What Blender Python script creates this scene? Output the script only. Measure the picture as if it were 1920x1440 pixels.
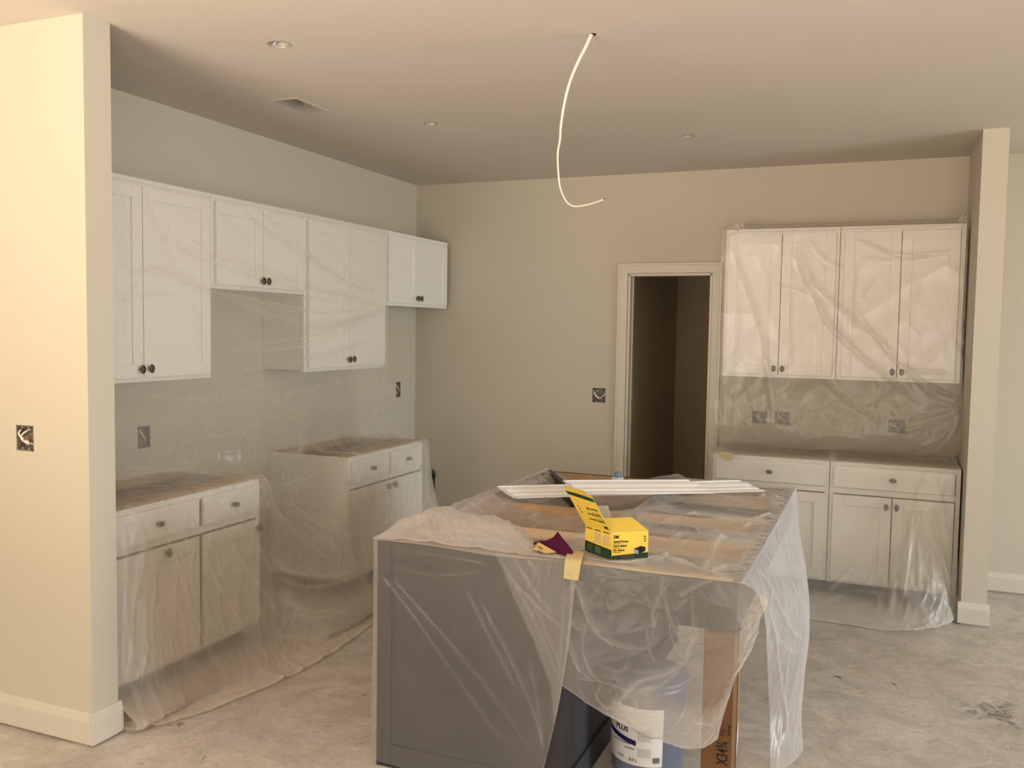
import bpy, bmesh, math, random
import numpy as np
from mathutils import Vector, Matrix

random.seed(7)
for o in list(bpy.data.objects):
    bpy.data.objects.remove(o, do_unlink=True)
SC = bpy.context.scene
COL = SC.collection

# ------------------------------------------------------------------ camera
CAM_H = 1.690
FPX = 1675.0
YAW, PITCH, ROLL = math.radians(-22.452), math.radians(-3.555), math.radians(0.879)
fw = Vector((math.sin(YAW)*math.cos(PITCH), math.cos(YAW)*math.cos(PITCH), math.sin(PITCH)))
rt0 = Vector((math.cos(YAW), -math.sin(YAW), 0))
up0 = rt0.cross(fw)
rt = rt0*math.cos(ROLL) + up0*math.sin(ROLL)
up = -rt0*math.sin(ROLL) + up0*math.cos(ROLL)
cd = bpy.data.cameras.new('camera')
cam = bpy.data.objects.new('camera', cd)
COL.objects.link(cam)
cam.matrix_world = Matrix(((rt.x, up.x, -fw.x, 0), (rt.y, up.y, -fw.y, 0), (rt.z, up.z, -fw.z, CAM_H), (0, 0, 0, 1)))
cd.sensor_width = 36
cd.lens = FPX/1920*36
cd.clip_start = 0.05
SC.camera = cam

# ------------------------------------------------------------------ light
SC.view_settings.view_transform = 'Standard'
SC.view_settings.look = 'None'
SC.view_settings.gamma = 1
SC.view_settings.use_curve_mapping = False
SC.view_settings.exposure = -0.10
W = bpy.data.worlds.new('sky')
SC.world = W
W.use_nodes = True
W.node_tree.nodes['Background'].inputs[0].default_value = (0.80, 0.88, 1.0, 1)
W.node_tree.nodes['Background'].inputs[1].default_value = 0.25

def area(name, loc, direction, sx, sy, color, power, spread=180):
    L = bpy.data.lights.new(name, 'AREA')
    L.shape = 'RECTANGLE'
    L.size, L.size_y = sx, sy
    L.color = color
    L.energy = power
    L.spread = math.radians(spread)
    o = bpy.data.objects.new(name, L)
    COL.objects.link(o)
    o.location = loc
    o.rotation_euler = Vector(direction).to_track_quat('-Z', 'Z').to_euler()
    return o

# daylight entering by the glazed doors in the rear wall and the window wall on the right:
# warm light thrown up by the sunlit ground outside, cooler light coming down from the sky
WARM = (1.0, 0.81, 0.63)
COOL = (0.86, 0.93, 1.0)
area('daylight_rear_left_ground', (-2.6, -1.75, 1.15), (0.0, .55, 1), 2.0, 2.1, WARM, 275, 135)
area('daylight_rear_left_sky', (-2.6, -1.72, 1.25), (0.0, .65, -1), 2.0, 2.1, (1.0, 0.95, 0.90), 38, 140)
area('daylight_rear_right_ground', (0.9, -1.75, 1.15), (-0.0, .55, 1), 1.8, 2.1, WARM, 150, 135)
area('daylight_rear_right_sky', (0.9, -1.72, 1.25), (-0.0, .65, -1), 1.8, 2.1, COOL, 42, 140)
area('daylight_side_ground', (7.45, 3.2, 1.25), (-.6, 0.0, 1), 3.6, 2.1, (1.0, .87, .72), 210, 140)
area('daylight_side_sky', (7.43, 3.2, 1.25), (-1, 0.0, -.70), 3.6, 2.1, (0.80, 0.90, 1.0), 280, 112)

# ------------------------------------------------------------------ helpers
def ray(px, py):
    return fw*FPX + rt*(px-960) - up*(py-720)

def at(px, py, axis, val):
    """world point where the sight line through a photo pixel meets the plane axis=val"""
    d = ray(px, py)
    o = Vector((0, 0, CAM_H))
    return o + d*((val-o[axis])/d[axis])

def srgb(r, g, b):
    return tuple(((c/255)/12.92 if c/255 <= .04045 else ((c/255+.055)/1.055)**2.4) for c in (r, g, b)) + (1,)

def nodes(m):
    return m.node_tree.nodes, m.node_tree.links

def mat(name, col, rough=.5, spec=.5, metal=0, noise=None, bump=None, emit=None, sheen=0):
    """noise=(scale, colour2, detail, stretch) ; bump=(scale, strength, stretch)"""
    m = bpy.data.materials.new(name)
    m.use_nodes = True
    N, L = nodes(m)
    b = N['Principled BSDF']
    b.inputs['Base Color'].default_value = col
    b.inputs['Roughness'].default_value = rough
    b.inputs['Specular IOR Level'].default_value = spec
    b.inputs['Metallic'].default_value = metal
    tc = N.new('ShaderNodeTexCoord')
    def tex(scale, stretch, detail=4):
        mp = N.new('ShaderNodeMapping')
        mp.inputs['Scale'].default_value = stretch
        L.new(tc.outputs['Object'], mp.inputs[0])
        t = N.new('ShaderNodeTexNoise')
        t.inputs['Scale'].default_value = scale
        t.inputs['Detail'].default_value = detail
        L.new(mp.outputs[0], t.inputs['Vector'])
        return t
    if noise:
        t = tex(noise[0], noise[3] if len(noise) > 3 else (1, 1, 1), noise[2])
        cr = N.new('ShaderNodeValToRGB')
        cr.color_ramp.elements[0].position = .3
        cr.color_ramp.elements[1].position = .7
        cr.color_ramp.elements[0].color = col
        cr.color_ramp.elements[1].color = noise[1]
        L.new(t.outputs['Fac'], cr.inputs[0])
        L.new(cr.outputs[0], b.inputs['Base Color'])
    if bump:
        t = tex(bump[0], bump[2] if len(bump) > 2 else (1, 1, 1), 3)
        bp = N.new('ShaderNodeBump')
        bp.inputs['Strength'].default_value = bump[1]
        bp.inputs['Distance'].default_value = .01
        L.new(t.outputs['Fac'], bp.inputs['Height'])
        L.new(bp.outputs[0], b.inputs['Normal'])
    return m

M = {}
M['wall'] = mat('wall_paint', (.588, .550, .448, 1), .6, .3, noise=(1.2, (.598, .560, .458, 1), 2), bump=(120, .04))
M['ceiling'] = mat('ceiling_paint', (.63, .58, .52, 1), .8, .2, noise=(.8, (.615, .565, .505, 1), 3, (1, 3, 1)), bump=(60, .05))
M['trim'] = mat('trim_paint', (.65, .61, .52, 1), .35, .5, noise=(3, (.66, .62, .53, 1), 2))
M['cab'] = mat('cabinet_paint', (.84, .83, .78, 1), .35, .5, noise=(2, (.85, .84, .79, 1), 2))
M['wood'] = mat('raw_wood', srgb(196, 164, 128), .6, .3, noise=(6, srgb(180, 146, 108), 5, (1, 1, 9)), bump=(40, .05, (1, 1, 8)))
M['woodx'] = mat('raw_pine_rail', srgb(228, 200, 166), .6, .3, noise=(5, srgb(217, 187, 150), 5, (.4, 9, 9)), bump=(40, .05, (.3, 8, 8)))
M['island'] = mat('island_paint', srgb(58, 58, 62), .5, .3, noise=(9, srgb(53, 53, 57), 4, (9, 9, .5)), bump=(30, .08, (8, 8, .2)))
M['dark'] = mat('dark_wire_and_shade', (.012, .012, .012, 1), .8, .2, noise=(5, (.02, .018, .015, 1), 2))  # near-black for dark wires, and for shade painted into recesses
M['knob'] = mat('pewter', srgb(92, 86, 78), .35, .5, metal=.85, noise=(20, srgb(110, 104, 95), 2))
M['steel'] = mat('galvanised_steel', srgb(190, 186, 178), .5, .5, metal=.3, noise=(15, srgb(165, 160, 152), 3))
M['wirewhite'] = mat('white_wire_jacket', srgb(240, 232, 215), .4, .5, noise=(20, srgb(232, 224, 206), 2))
M['copper'] = mat('bare_copper', srgb(170, 120, 80), .35, .5, metal=.8, noise=(20, srgb(150, 100, 64), 2))
M['boxblue'] = mat('box_plastic', srgb(150, 148, 138), .5, .4, noise=(20, srgb(100, 98, 90), 2))
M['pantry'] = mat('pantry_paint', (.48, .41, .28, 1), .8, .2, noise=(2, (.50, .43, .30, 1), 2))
M['yellow'] = mat('yellow_card', srgb(236, 204, 84), .45, .4, noise=(8, srgb(230, 197, 78), 2))
M['green'] = mat('green_print', srgb(22, 62, 30), .5, .4, noise=(20, srgb(18, 54, 26), 2))
M['ink'] = mat('black_ink', srgb(24, 22, 20), .6, .3, noise=(30, srgb(30, 28, 26), 2))
M['greycard'] = mat('grey_card', srgb(176, 164, 146), .8, .2, noise=(30, srgb(166, 154, 138), 3))
M['purple'] = mat('purple_abrasive', srgb(88, 22, 62), .8, .2, noise=(200, srgb(74, 16, 52), 3), bump=(900, .3))
M['tan'] = mat('tan_paper', srgb(222, 190, 130), .8, .2, noise=(20, srgb(212, 178, 118), 3))
M['tape'] = mat('masking_tape', srgb(208, 194, 148), .7, .2, noise=(40, srgb(200, 186, 138), 3), bump=(200, .1))
M['carton'] = mat('corrugated_card', srgb(118, 88, 58), .8, .2, noise=(6, srgb(110, 81, 52), 3, (1, 1, .2)), bump=(60, .05, (8, 8, .2)))
M['tag'] = mat('white_paper', srgb(235, 232, 225), .7, .2, noise=(30, srgb(228, 225, 217), 2))
M['bucket'] = mat('grey_bucket_plastic', srgb(112, 120, 136), .4, .5, noise=(8, srgb(106, 114, 130), 2))
M['label'] = mat('bucket_label', srgb(225, 224, 220), .5, .4, noise=(10, srgb(220, 219, 214), 2))
M['navy'] = mat('navy_print', srgb(22, 24, 84), .5, .4, noise=(30, srgb(20, 22, 76), 2))
M['teal'] = mat('teal_print', srgb(46, 96, 104), .5, .4, noise=(30, srgb(40, 88, 96), 2))
M['greyink'] = mat('grey_print', srgb(150, 150, 150), .6, .3, noise=(160, srgb(190, 190, 190), 2, (1, 1, 9)))
M['bluecap'] = mat('blue_plastic', srgb(120, 148, 178), .4, .5, noise=(20, srgb(110, 138, 168), 2))
M['moulding'] = mat('primed_moulding', (.84, .83, .81, 1), .3, .5, noise=(5, (.83, .82, .80, 1), 2))
M['metalframe'] = mat('white_window_frame', (.8, .8, .8, 1), .4, .5, noise=(5, (.79, .79, .79, 1), 2))
M['tan_edge'] = mat('worn_carton_edge', srgb(146, 124, 100), .8, .2, noise=(20, srgb(134, 112, 90), 3))

def concrete():
    m = bpy.data.materials.new('concrete_slab')
    m.use_nodes = True
    N, L = nodes(m)
    b = N['Principled BSDF']
    b.inputs['Roughness'].default_value = .75
    b.inputs['Specular IOR Level'].default_value = .35
    tc = N.new('ShaderNodeTexCoord')
    def noise(s, d, r=.55, dist=0.):
        t = N.new('ShaderNodeTexNoise')
        t.inputs['Scale'].default_value = s
        t.inputs['Detail'].default_value = d
        t.inputs['Roughness'].default_value = r
        t.inputs['Distortion'].default_value = dist
        L.new(tc.outputs['Object'], t.inputs['Vector'])
        return t
    def ramp(t, p0, c0, p1, c1):
        r = N.new('ShaderNodeValToRGB')
        r.color_ramp.elements[0].position = p0
        r.color_ramp.elements[0].color = c0
        r.color_ramp.elements[1].position = p1
        r.color_ramp.elements[1].color = c1
        L.new(t.outputs['Fac'], r.inputs[0])
        return r
    def mix(f, a, bb, mode='MIX'):
        x = N.new('ShaderNodeMix')
        x.data_type = 'RGBA'
        x.blend_type = mode
        if hasattr(f, 'links'): L.new(f, x.inputs[0])
        else: x.inputs[0].default_value = f
        L.new(a, x.inputs[6]); L.new(bb, x.inputs[7])
        return x.outputs[2]
    base = ramp(noise(1.1, 6, .6, .6), .3, srgb(190, 184, 176), .72, srgb(216, 212, 206))
    patch = ramp(noise(4.5, 8, .65, 1.2), .35, (.78, .76, .73, 1), .66, (1.06, 1.05, 1.03, 1))
    c1 = mix(1.0, base.outputs[0], patch.outputs[0], 'MULTIPLY')
    fine = ramp(noise(38, 8, .7), .32, (.80, .78, .76, 1), .55, (1.02, 1.02, 1.02, 1))
    c2 = mix(.8, c1, fine.outputs[0], 'MULTIPLY')
    # pale drywall-mud smears and a few rusty or dark scuffs
    mud = ramp(noise(6.5, 7, .7, 2.0), .60, (0, 0, 0, 1), .72, (.8, .8, .8, 1))
    white = N.new('ShaderNodeRGB'); white.outputs[0].default_value = srgb(222, 216, 205)
    c3 = mix(mud.outputs[0], c2, white.outputs[0])
    sp = ramp(noise(17, 3, .5, .8), .70, (0, 0, 0, 1), .76, (.75, .75, .75, 1))
    dk = N.new('ShaderNodeRGB'); dk.outputs[0].default_value = srgb(112, 92, 76)
    c4 = mix(sp.outputs[0], c3, dk.outputs[0])
    # dark scuff near the right edge
    mp = N.new('ShaderNodeVectorMath'); mp.operation = 'DISTANCE'
    mp.inputs[1].default_value = (.56, 4.46, 0)
    L.new(tc.outputs['Object'], mp.inputs[0])
    mr = N.new('ShaderNodeMapRange')
    mr.inputs['From Min'].default_value = .05; mr.inputs['From Max'].default_value = .26
    mr.inputs['To Min'].default_value = 1; mr.inputs['To Max'].default_value = 0
    L.new(mp.outputs['Value'], mr.inputs['Value'])
    sn = ramp(noise(14, 6, .7, 1), .48, (0, 0, 0, 1), .60, (.8, .8, .8, 1))
    mm = N.new('ShaderNodeMath'); mm.operation = 'MULTIPLY'
    L.new(mr.outputs[0], mm.inputs[0]); L.new(sn.outputs[0], mm.inputs[1])
    d2 = N.new('ShaderNodeRGB'); d2.outputs[0].default_value = srgb(84, 84, 82)
    c5 = mix(mm.outputs[0], c4, d2.outputs[0])
    L.new(c5, b.inputs['Base Color'])
    bp = N.new('ShaderNodeBump')
    bp.inputs['Strength'].default_value = .25
    bp.inputs['Distance'].default_value = .004
    L.new(noise(45, 6, .7).outputs['Fac'], bp.inputs['Height'])
    L.new(bp.outputs[0], b.inputs['Normal'])
    return m
M['floor'] = concrete()

def film(name, opacity, col=(.86, .84, .81, 1), gloss=.085, rough=.26):
    """thin translucent polythene: its opacity follows the local film thickness (gathers, folds)
    and the longer path of oblique sight lines"""
    m = bpy.data.materials.new(name)
    m.use_nodes = True
    N, L = nodes(m)
    for n in list(N):
        if n.type != 'OUTPUT_MATERIAL': N.remove(n)
    out = [n for n in N if n.type == 'OUTPUT_MATERIAL'][0]
    att = N.new('ShaderNodeAttribute'); att.attribute_name = 'thickness'
    lw = N.new('ShaderNodeLayerWeight'); lw.inputs[0].default_value = .5
    def math_(op, a, b, clamp=False):
        x = N.new('ShaderNodeMath'); x.operation = op; x.use_clamp = clamp
        for i, v in enumerate((a, b)):
            if hasattr(v, 'links'): L.new(v, x.inputs[i])
            else: x.inputs[i].default_value = v
        return x.outputs[0]
    cosv = math_('MAXIMUM', math_('SUBTRACT', 1.0, lw.outputs['Facing']), .16)
    path = math_('DIVIDE', att.outputs['Fac'], cosv)
    T = math_('POWER', 1-opacity, path, True)
    tr = N.new('ShaderNodeBsdfTransparent')
    tr.inputs[0].default_value = (.985, .98, .965, 1)
    di = N.new('ShaderNodeBsdfDiffuse'); di.inputs[0].default_value = col
    tl = N.new('ShaderNodeBsdfTranslucent'); tl.inputs[0].default_value = col
    mx = N.new('ShaderNodeMixShader'); mx.inputs[0].default_value = .42
    L.new(di.outputs[0], mx.inputs[1]); L.new(tl.outputs[0], mx.inputs[2])
    body = N.new('ShaderNodeMixShader')
    L.new(T, body.inputs[0]); L.new(mx.outputs[0], body.inputs[1]); L.new(tr.outputs[0], body.inputs[2])
    gl = N.new('ShaderNodeBsdfGlossy'); gl.inputs['Roughness'].default_value = rough
    gl.inputs[0].default_value = (1, 1, 1, 1)
    g = math_('ADD', math_('MULTIPLY', math_('POWER', lw.outputs['Facing'], 4.0), gloss*2.5), gloss*.35, True)
    fin = N.new('ShaderNodeMixShader')
    L.new(g, fin.inputs[0]); L.new(body.outputs[0], fin.inputs[1]); L.new(gl.outputs[0], fin.inputs[2])
    L.new(fin.outputs[0], out.inputs[0])
    return m
M['film_left'] = film('polythene_film_left', .29, (.85, .79, .70, 1), .05)
M['film_right'] = film('polythene_film_right', .22, (.86, .83, .77, 1))
M['film_island'] = film('polythene_film_island', .21)

def tag(o, label=None, cat=None, group=None, kind=None):
    if label: o['label'] = label
    if cat: o['category'] = cat
    if group: o['group'] = group
    if kind: o['kind'] = kind
    return o

def thing(name, label, cat, loc=(0, 0, 0), rotz=0, group=None):
    o = bpy.data.objects.new(name, None)
    o.empty_display_size = .1
    COL.objects.link(o)
    o.location = loc
    o.rotation_euler = (0, 0, rotz)
    return tag(o, label, cat, group)

def world_loc(o):
    v = Vector((0, 0, 0))
    while o is not None:
        v += o.location
        o = o.parent
    return v

class MB:
    def __init__(s):
        s.v, s.f, s.mi = [], [], []
    def add(s, vs, fs, mi=0):
        n = len(s.v)
        s.v += [tuple(v) for v in vs]
        s.f += [tuple(i+n for i in f) for f in fs]
        s.mi += [mi]*len(fs)
        return s
    def box(s, x0, x1, y0, y1, z0, z1, mi=0):
        v = [(x0, y0, z0), (x1, y0, z0), (x1, y1, z0), (x0, y1, z0), (x0, y0, z1), (x1, y0, z1), (x1, y1, z1), (x0, y1, z1)]
        return s.add(v, [(0, 3, 2, 1), (4, 5, 6, 7), (0, 1, 5, 4), (1, 2, 6, 5), (2, 3, 7, 6), (3, 0, 4, 7)], mi)
    def hexa(s, c, mi=0):
        return s.add(c, [(0, 3, 2, 1), (4, 5, 6, 7), (0, 1, 5, 4), (1, 2, 6, 5), (2, 3, 7, 6), (3, 0, 4, 7)], mi)
    def prism(s, pts, dirv, mi=0):
        """closed polygon pts extruded by dirv"""
        d = Vector(dirv); n = len(pts)
        a = [Vector(p) for p in pts]; b = [p+d for p in a]
        return s.add(a+b, [tuple(reversed(range(n))), tuple(range(n, 2*n))] + [(i, (i+1) % n, n+(i+1) % n, n+i) for i in range(n)], mi)
    def tube(s, path, r, n=10, flat=1.0, mi=0, caps=True):
        path = [Vector(p) for p in path]
        rs = r if isinstance(r, (list, tuple)) else [r]*len(path)
        t0 = (path[1]-path[0]).normalized()
        a = Vector((0, 0, 1)) if abs(t0.z) < .9 else Vector((1, 0, 0))
        nrm = t0.cross(a).normalized()
        vs, fs = [], []
        for i, p in enumerate(path):
            t = (path[min(i+1, len(path)-1)]-path[max(i-1, 0)]).normalized()
            nrm = (nrm-t*nrm.dot(t)).normalized()
            bn = t.cross(nrm)
            for k in range(n):
                q = 2*math.pi*k/n
                vs.append(p+nrm*math.cos(q)*rs[i]+bn*math.sin(q)*rs[i]*flat)
        for i in range(len(path)-1):
            for k in range(n):
                fs.append((i*n+k, i*n+(k+1) % n, (i+1)*n+(k+1) % n, (i+1)*n+k))
        if caps:
            fs.append(tuple(reversed(range(n)))); fs.append(tuple((len(path)-1)*n+k for k in range(n)))
        return s.add(vs, fs, mi)
    def lathe(s, cx, cy, prof, n=40, mi=0, a0=0, a1=2*math.pi):
        full = abs(a1-a0-2*math.pi) < 1e-6
        m = n if full else n+1
        vs = [(cx+r*math.cos(a0+(a1-a0)*k/n), cy+r*math.sin(a0+(a1-a0)*k/n), z) for r, z in prof for k in range(m)]
        fs = []
        for i in range(len(prof)-1):
            for k in range(n):
                k2 = (k+1) % m if full else k+1
                fs.append((i*m+k, i*m+k2, (i+1)*m+k2, (i+1)*m+k))
        return s.add(vs, fs, mi)
    def build_each(s, name, mats, parent, bevel=0):
        """every box (8 vertices, 6 faces) an object of its own"""
        out = []
        for k in range(len(s.v)//8):
            out.append(MB().hexa(s.v[8*k:8*k+8]).build(name, mats, parent, bevel))
        return out
    def build(s, name, mats, parent=None, bevel=0, smooth=False, local=False):
        me = bpy.data.meshes.new(name)
        off = Vector((0, 0, 0)) if (parent is None or local) else world_loc(parent)
        me.from_pydata([tuple(Vector(v)-off) for v in s.v], [], s.f)
        for m in (mats if isinstance(mats, (list, tuple)) else [mats]):
            me.materials.append(m)
        me.polygons.foreach_set('material_index', s.mi)
        bm = bmesh.new(); bm.from_mesh(me)
        bmesh.ops.recalc_face_normals(bm, faces=bm.faces)
        bm.to_mesh(me); bm.free()
        if smooth:
            me.polygons.foreach_set('use_smooth', [True]*len(me.polygons))
        o = bpy.data.objects.new(name, me)
        COL.objects.link(o)
        if parent is not None: o.parent = parent
        if bevel:
            b = o.modifiers.new('bevel', 'BEVEL')
            b.width = bevel; b.segments = 2; b.limit_method = 'ANGLE'; b.angle_limit = math.radians(40)
        return o

def structure(o): return tag(o, kind='structure')

def slab(name, axis, val, depth, u0, u1, z0, z1, holes, m):
    """wall (axis 0 or 1) or ceiling (axis 2) slab with rectangular holes; val is the room-side face, depth its thickness (signed)"""
    us = sorted({u0, u1, *[h[0] for h in holes], *[h[1] for h in holes]})
    zs = sorted({z0, z1, *[h[2] for h in holes], *[h[3] for h in holes]})
    nu, nz = len(us)-1, len(zs)-1
    solid = [[True]*nz for _ in range(nu)]
    for i in range(nu):
        for j in range(nz):
            cu, cz = (us[i]+us[i+1])/2, (zs[j]+zs[j+1])/2
            if any(h[0] < cu < h[1] and h[2] < cz < h[3] for h in holes): solid[i][j] = False
    def P(u, z, d):
        return {0: (val+d, u, z), 1: (u, val+d, z), 2: (u, z, val+d)}[axis]
    b = MB()
    for i in range(nu):
        for j in range(nz):
            if not solid[i][j]: continue
            a, c, e, g = us[i], us[i+1], zs[j], zs[j+1]
            b.add([P(a, e, 0), P(c, e, 0), P(c, g, 0), P(a, g, 0)], [(0, 1, 2, 3)])
            b.add([P(a, e, depth), P(c, e, depth), P(c, g, depth), P(a, g, depth)], [(0, 1, 2, 3)])
            for (di, dj, q) in ((-1, 0, ((a, e), (a, g))), (1, 0, ((c, e), (c, g))), (0, -1, ((a, e), (c, e))), (0, 1, ((a, g), (c, g)))):
                ii, jj = i+di, j+dj
                if 0 <= ii < nu and 0 <= jj < nz and solid[ii][jj]: continue
                (p, q2) = q
                b.add([P(*p, 0), P(*q2, 0), P(*q2, depth), P(*p, depth)], [(0, 1, 2, 3)])
    return b

def finish_slab(b, name, m):
    o = b.build(name, m)
    bm = bmesh.new(); bm.from_mesh(o.data)
    bmesh.ops.remove_doubles(bm, verts=bm.verts, dist=1e-5)
    bmesh.ops.recalc_face_normals(bm, faces=bm.faces)
    bm.to_mesh(o.data); bm.free()
    return structure(o)

# ------------------------------------------------------------------ room shell
H, YB, XL = 2.859, 6.605, -3.609
XE, YR, XF = 7.5, -1.8, -6.2           # right wall, rear wall, far-left wall
STUB_X, STUB_Y, STUB_T = -2.848, 2.573, .130
PX0, PX1, PY = .483, .617, 5.767       # wall end on the right
DX0, DX1, DZ = -1.786, -1.164, 2.112   # doorway

f = MB().box(XF-.1, XE+.1, YR-.1, 9.0, -.12, 0).build('floor', M['floor']); structure(f)

# ceiling with openings
can_holes = [(-2.375, 3.146, .047), (-2.446, 4.636, .040), (-1.122, 5.428, .038)]
vent = (-2.985, -2.842, 3.902, 4.166)
cable_top = (-1.11, 3.46)
holes = [(cx-.06, cx+.06, cy-.06, cy+.06) for cx, cy, r in can_holes] + [vent]
b = slab('ceiling', 2, H, .12, XF-.1, XE+.1, YR-.1, 9.0, holes, None)
for cx, cy, r in can_holes:
    n = 32
    sq, ci = [], []
    for k in range(n):
        a = 2*math.pi*(k+.5)/n
        c, s = math.cos(a), math.sin(a)
        q = .06/max(abs(c), abs(s))
        sq.append((cx+c*q, cy+s*q, H)); ci.append((cx+c*r, cy+s*r, H))
    # corners of the square kept exact
    for cxs in (-1, 1):
        for cys in (-1, 1):
            tgt = (cx+cxs*.06, cy+cys*.06, H)
            j = min(range(n), key=lambda k: (sq[k][0]-tgt[0])**2+(sq[k][1]-tgt[1])**2)
            sq[j] = tgt
    ct = [(x, y, H+.06) for x, y, z in ci]
    b.add(sq+ci+ct, [(k, (k+1) % n, n+(k+1) % n, n+k) for k in range(n)] + [(n+k, n+(k+1) % n, 2*n+(k+1) % n, 2*n+k) for k in range(n)])
finish_slab(b, 'ceiling', M['ceiling'])

box_left = [(6.289, 6.360, 1.120, 1.246), (3.576, 3.664, 1.025, 1.143)]
box_back = [(-2.056, -1.950, 1.131, 1.242), (-.847, -.744, 1.033, 1.124), (-.690, -.590, 1.033, 1.124), (.055, .165, 1.02, 1.11), (-3.447, -3.412, .323, .460)]
box_stub = [(-3.245, -3.146, 1.164, 1.268)]
finish_slab(slab('wall_left', 0, XL, -.12, STUB_Y+.02, YB+.12, 0, H, box_left, None), 'wall_left', M['wall'])
finish_slab(slab('wall_back', 1, YB, .12, XL-.12, XE, 0, H, box_back+[(DX0, DX1, -.01, DZ)], None), 'wall_back', M['wall'])
finish_slab(slab('wall_left_stub', 1, STUB_Y, STUB_T, XF, STUB_X, 0, H, box_stub, None), 'wall_left_stub', M['wall'])
structure(MB().box(PX0, PX1, PY, YB, 0, H).build('wall_right_stub', M['wall']))
structure(MB().box(XF-.12, XF, YR, STUB_Y, 0, H).build('wall_far_left', M['wall']))
finish_slab(slab('wall_right', 0, XE, .12, YR, 9.0, 0, H, [(1.4, 5.0, .2, 2.3)], None), 'wall_right', M['wall'])
finish_slab(slab('wall_rear', 1, YR, -.12, XF, XE, 0, H, [(-3.6, -1.6, .1, 2.2), (0, 1.8, .1, 2.2)], None), 'wall_rear', M['wall'])
# window frames (behind the camera and to the right)
def window(n, axis, val, u0, u1, z0, z1):
    b = MB()
    t = .05
    for (a, c, e, g) in ((u0, u1, z0, z0+t), (u0, u1, z1-t, z1), (u0, u0+t, z0, z1), (u1-t, u1, z0, z1), ((u0+u1)/2-t/2, (u0+u1)/2+t/2, z0, z1)):
        if axis == 1: b.box(a, c, val-.09, val-.05, e, g)
        else: b.box(val+.05, val+.09, a, c, e, g)
    structure(b.build('window_%d' % n, M['metalframe']))
window(1, 1, YR, -3.6, -1.6, .1, 2.2)
window(2, 1, YR, 0, 1.8, .1, 2.2)
window(3, 0, XE, 1.4, 5.0, .2, 2.3)

# pantry behind the doorway
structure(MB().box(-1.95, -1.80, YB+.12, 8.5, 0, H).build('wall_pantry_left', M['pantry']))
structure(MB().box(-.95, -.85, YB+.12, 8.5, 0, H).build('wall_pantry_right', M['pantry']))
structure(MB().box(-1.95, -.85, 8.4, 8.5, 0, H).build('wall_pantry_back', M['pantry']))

# doorway: casing, jambs, raw edge of the stop on the right
door = thing('door_1', None, None, (0, YB, 0)); structure(door)
CW = .078
MB().box(DX0-CW, DX0-.006, YB-.018, YB, 0, DZ+CW).box(DX0-CW-.004, DX0-CW+.014, YB-.026, YB, 0, DZ+CW).build('side_casing', M['trim'], door, .003)
MB().box(DX1+.006, DX1+CW-.006, YB-.018, YB, 0, DZ+CW).box(DX1+CW-.018, DX1+CW-.002, YB-.026, YB, 0, DZ+CW).build('side_casing', M['trim'], door, .003)
MB().box(DX0-CW, DX1+CW-.006, YB-.0185, YB, DZ+.006, DZ+CW).box(DX0-CW-.004, DX1+CW-.002, YB-.027, YB, DZ+CW-.014, DZ+CW+.004).build('head_casing', M['trim'], door, .003)
MB().box(DX0-.004, DX0+.014, YB-.004, YB+.125, 0, DZ).box(DX0+.014, DX0+.026, YB+.045, YB+.08, 0, DZ-.01).build('jamb', M['trim'], door, .002)
MB().box(DX1-.014, DX1+.004, YB-.004, YB+.125, 0, DZ).build('jamb', M['trim'], door, .002)
MB().box(DX0, DX1, YB-.004, YB+.125, DZ-.014, DZ+.004).build('head_jamb', M['trim'], door, .002)
MB().box(DX1-.038, DX1-.014, YB+.05, YB+.09, 0, DZ-.016).build('door_stop', M['carton'], door, .002)

# baseboards: body plus a sloped cap, a dark gap below
def base_profile(p0, p1, out, h=.135, t=.016, gap=.012):
    p0, p1, out = Vector(p0), Vector(p1), Vector(out)
    prof = [(0, gap), (t, gap), (t, h-.035), (t-.005, h-.018), (t-.009, h-.006), (t-.011, h), (0, h)]
    b = MB()
    n = len(prof)
    a = [p0+out*x+Vector((0, 0, z)) for x, z in prof]
    c = [p1+out*x+Vector((0, 0, z)) for x, z in prof]
    return b.add(a+c, [tuple(range(n)), tuple(range(n, 2*n))]+[(i, (i+1) % n, n+(i+1) % n, n+i) for i in range(n)])
structure(base_profile((XF, STUB_Y, 0), (STUB_X, STUB_Y, 0), (0, -1, 0)).build('baseboard_left_stub', M['trim']))
structure(base_profile((STUB_X, STUB_Y-.016, 0), (STUB_X, STUB_Y+STUB_T+.012, 0), (1, 0, 0)).build('baseboard_left_stub_end', M['trim']))
structure(base_profile((PX0-.016, PY, 0), (PX1+.016, PY, 0), (0, -1, 0)).build('baseboard_right_stub', M['trim']))
structure(base_profile((PX0, PY, 0), (PX0, PY+.14, 0), (-1, 0, 0)).build('baseboard_right_stub_inner', M['trim']))
structure(base_profile((PX1, PY, 0), (PX1, YB, 0), (1, 0, 0)).build('baseboard_right_stub_outer', M['trim']))
structure(base_profile((PX1, YB, 0), (XE, YB, 0), (0, -1, 0)).build('baseboard_back_right', M['trim']))
structure(base_profile((XL, YB, 0), (DX0-CW-.004, YB, 0), (0, -1, 0)).build('baseboard_back', M['trim']))

# ------------------------------------------------------------------ cabinets
# a cabinet is built in local coordinates: u along its front, d out of the wall, z up
def place(axis):
    # axis 'L': front faces +x, u runs along +y ; 'B': front faces -y, u runs along +x
    if axis == 'L': return lambda u, d, z: (XL+d, u, z)
    return lambda u, d, z: (u, YB-d, z)

def lbox(b, T, u0, u1, d0, d1, z0, z1, mi=0):
    c = [T(u0, d0, z0), T(u1, d0, z0), T(u1, d1, z0), T(u0, d1, z0), T(u0, d0, z1), T(u1, d0, z1), T(u1, d1, z1), T(u0, d1, z1)]
    return b.hexa(c, mi)

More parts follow.
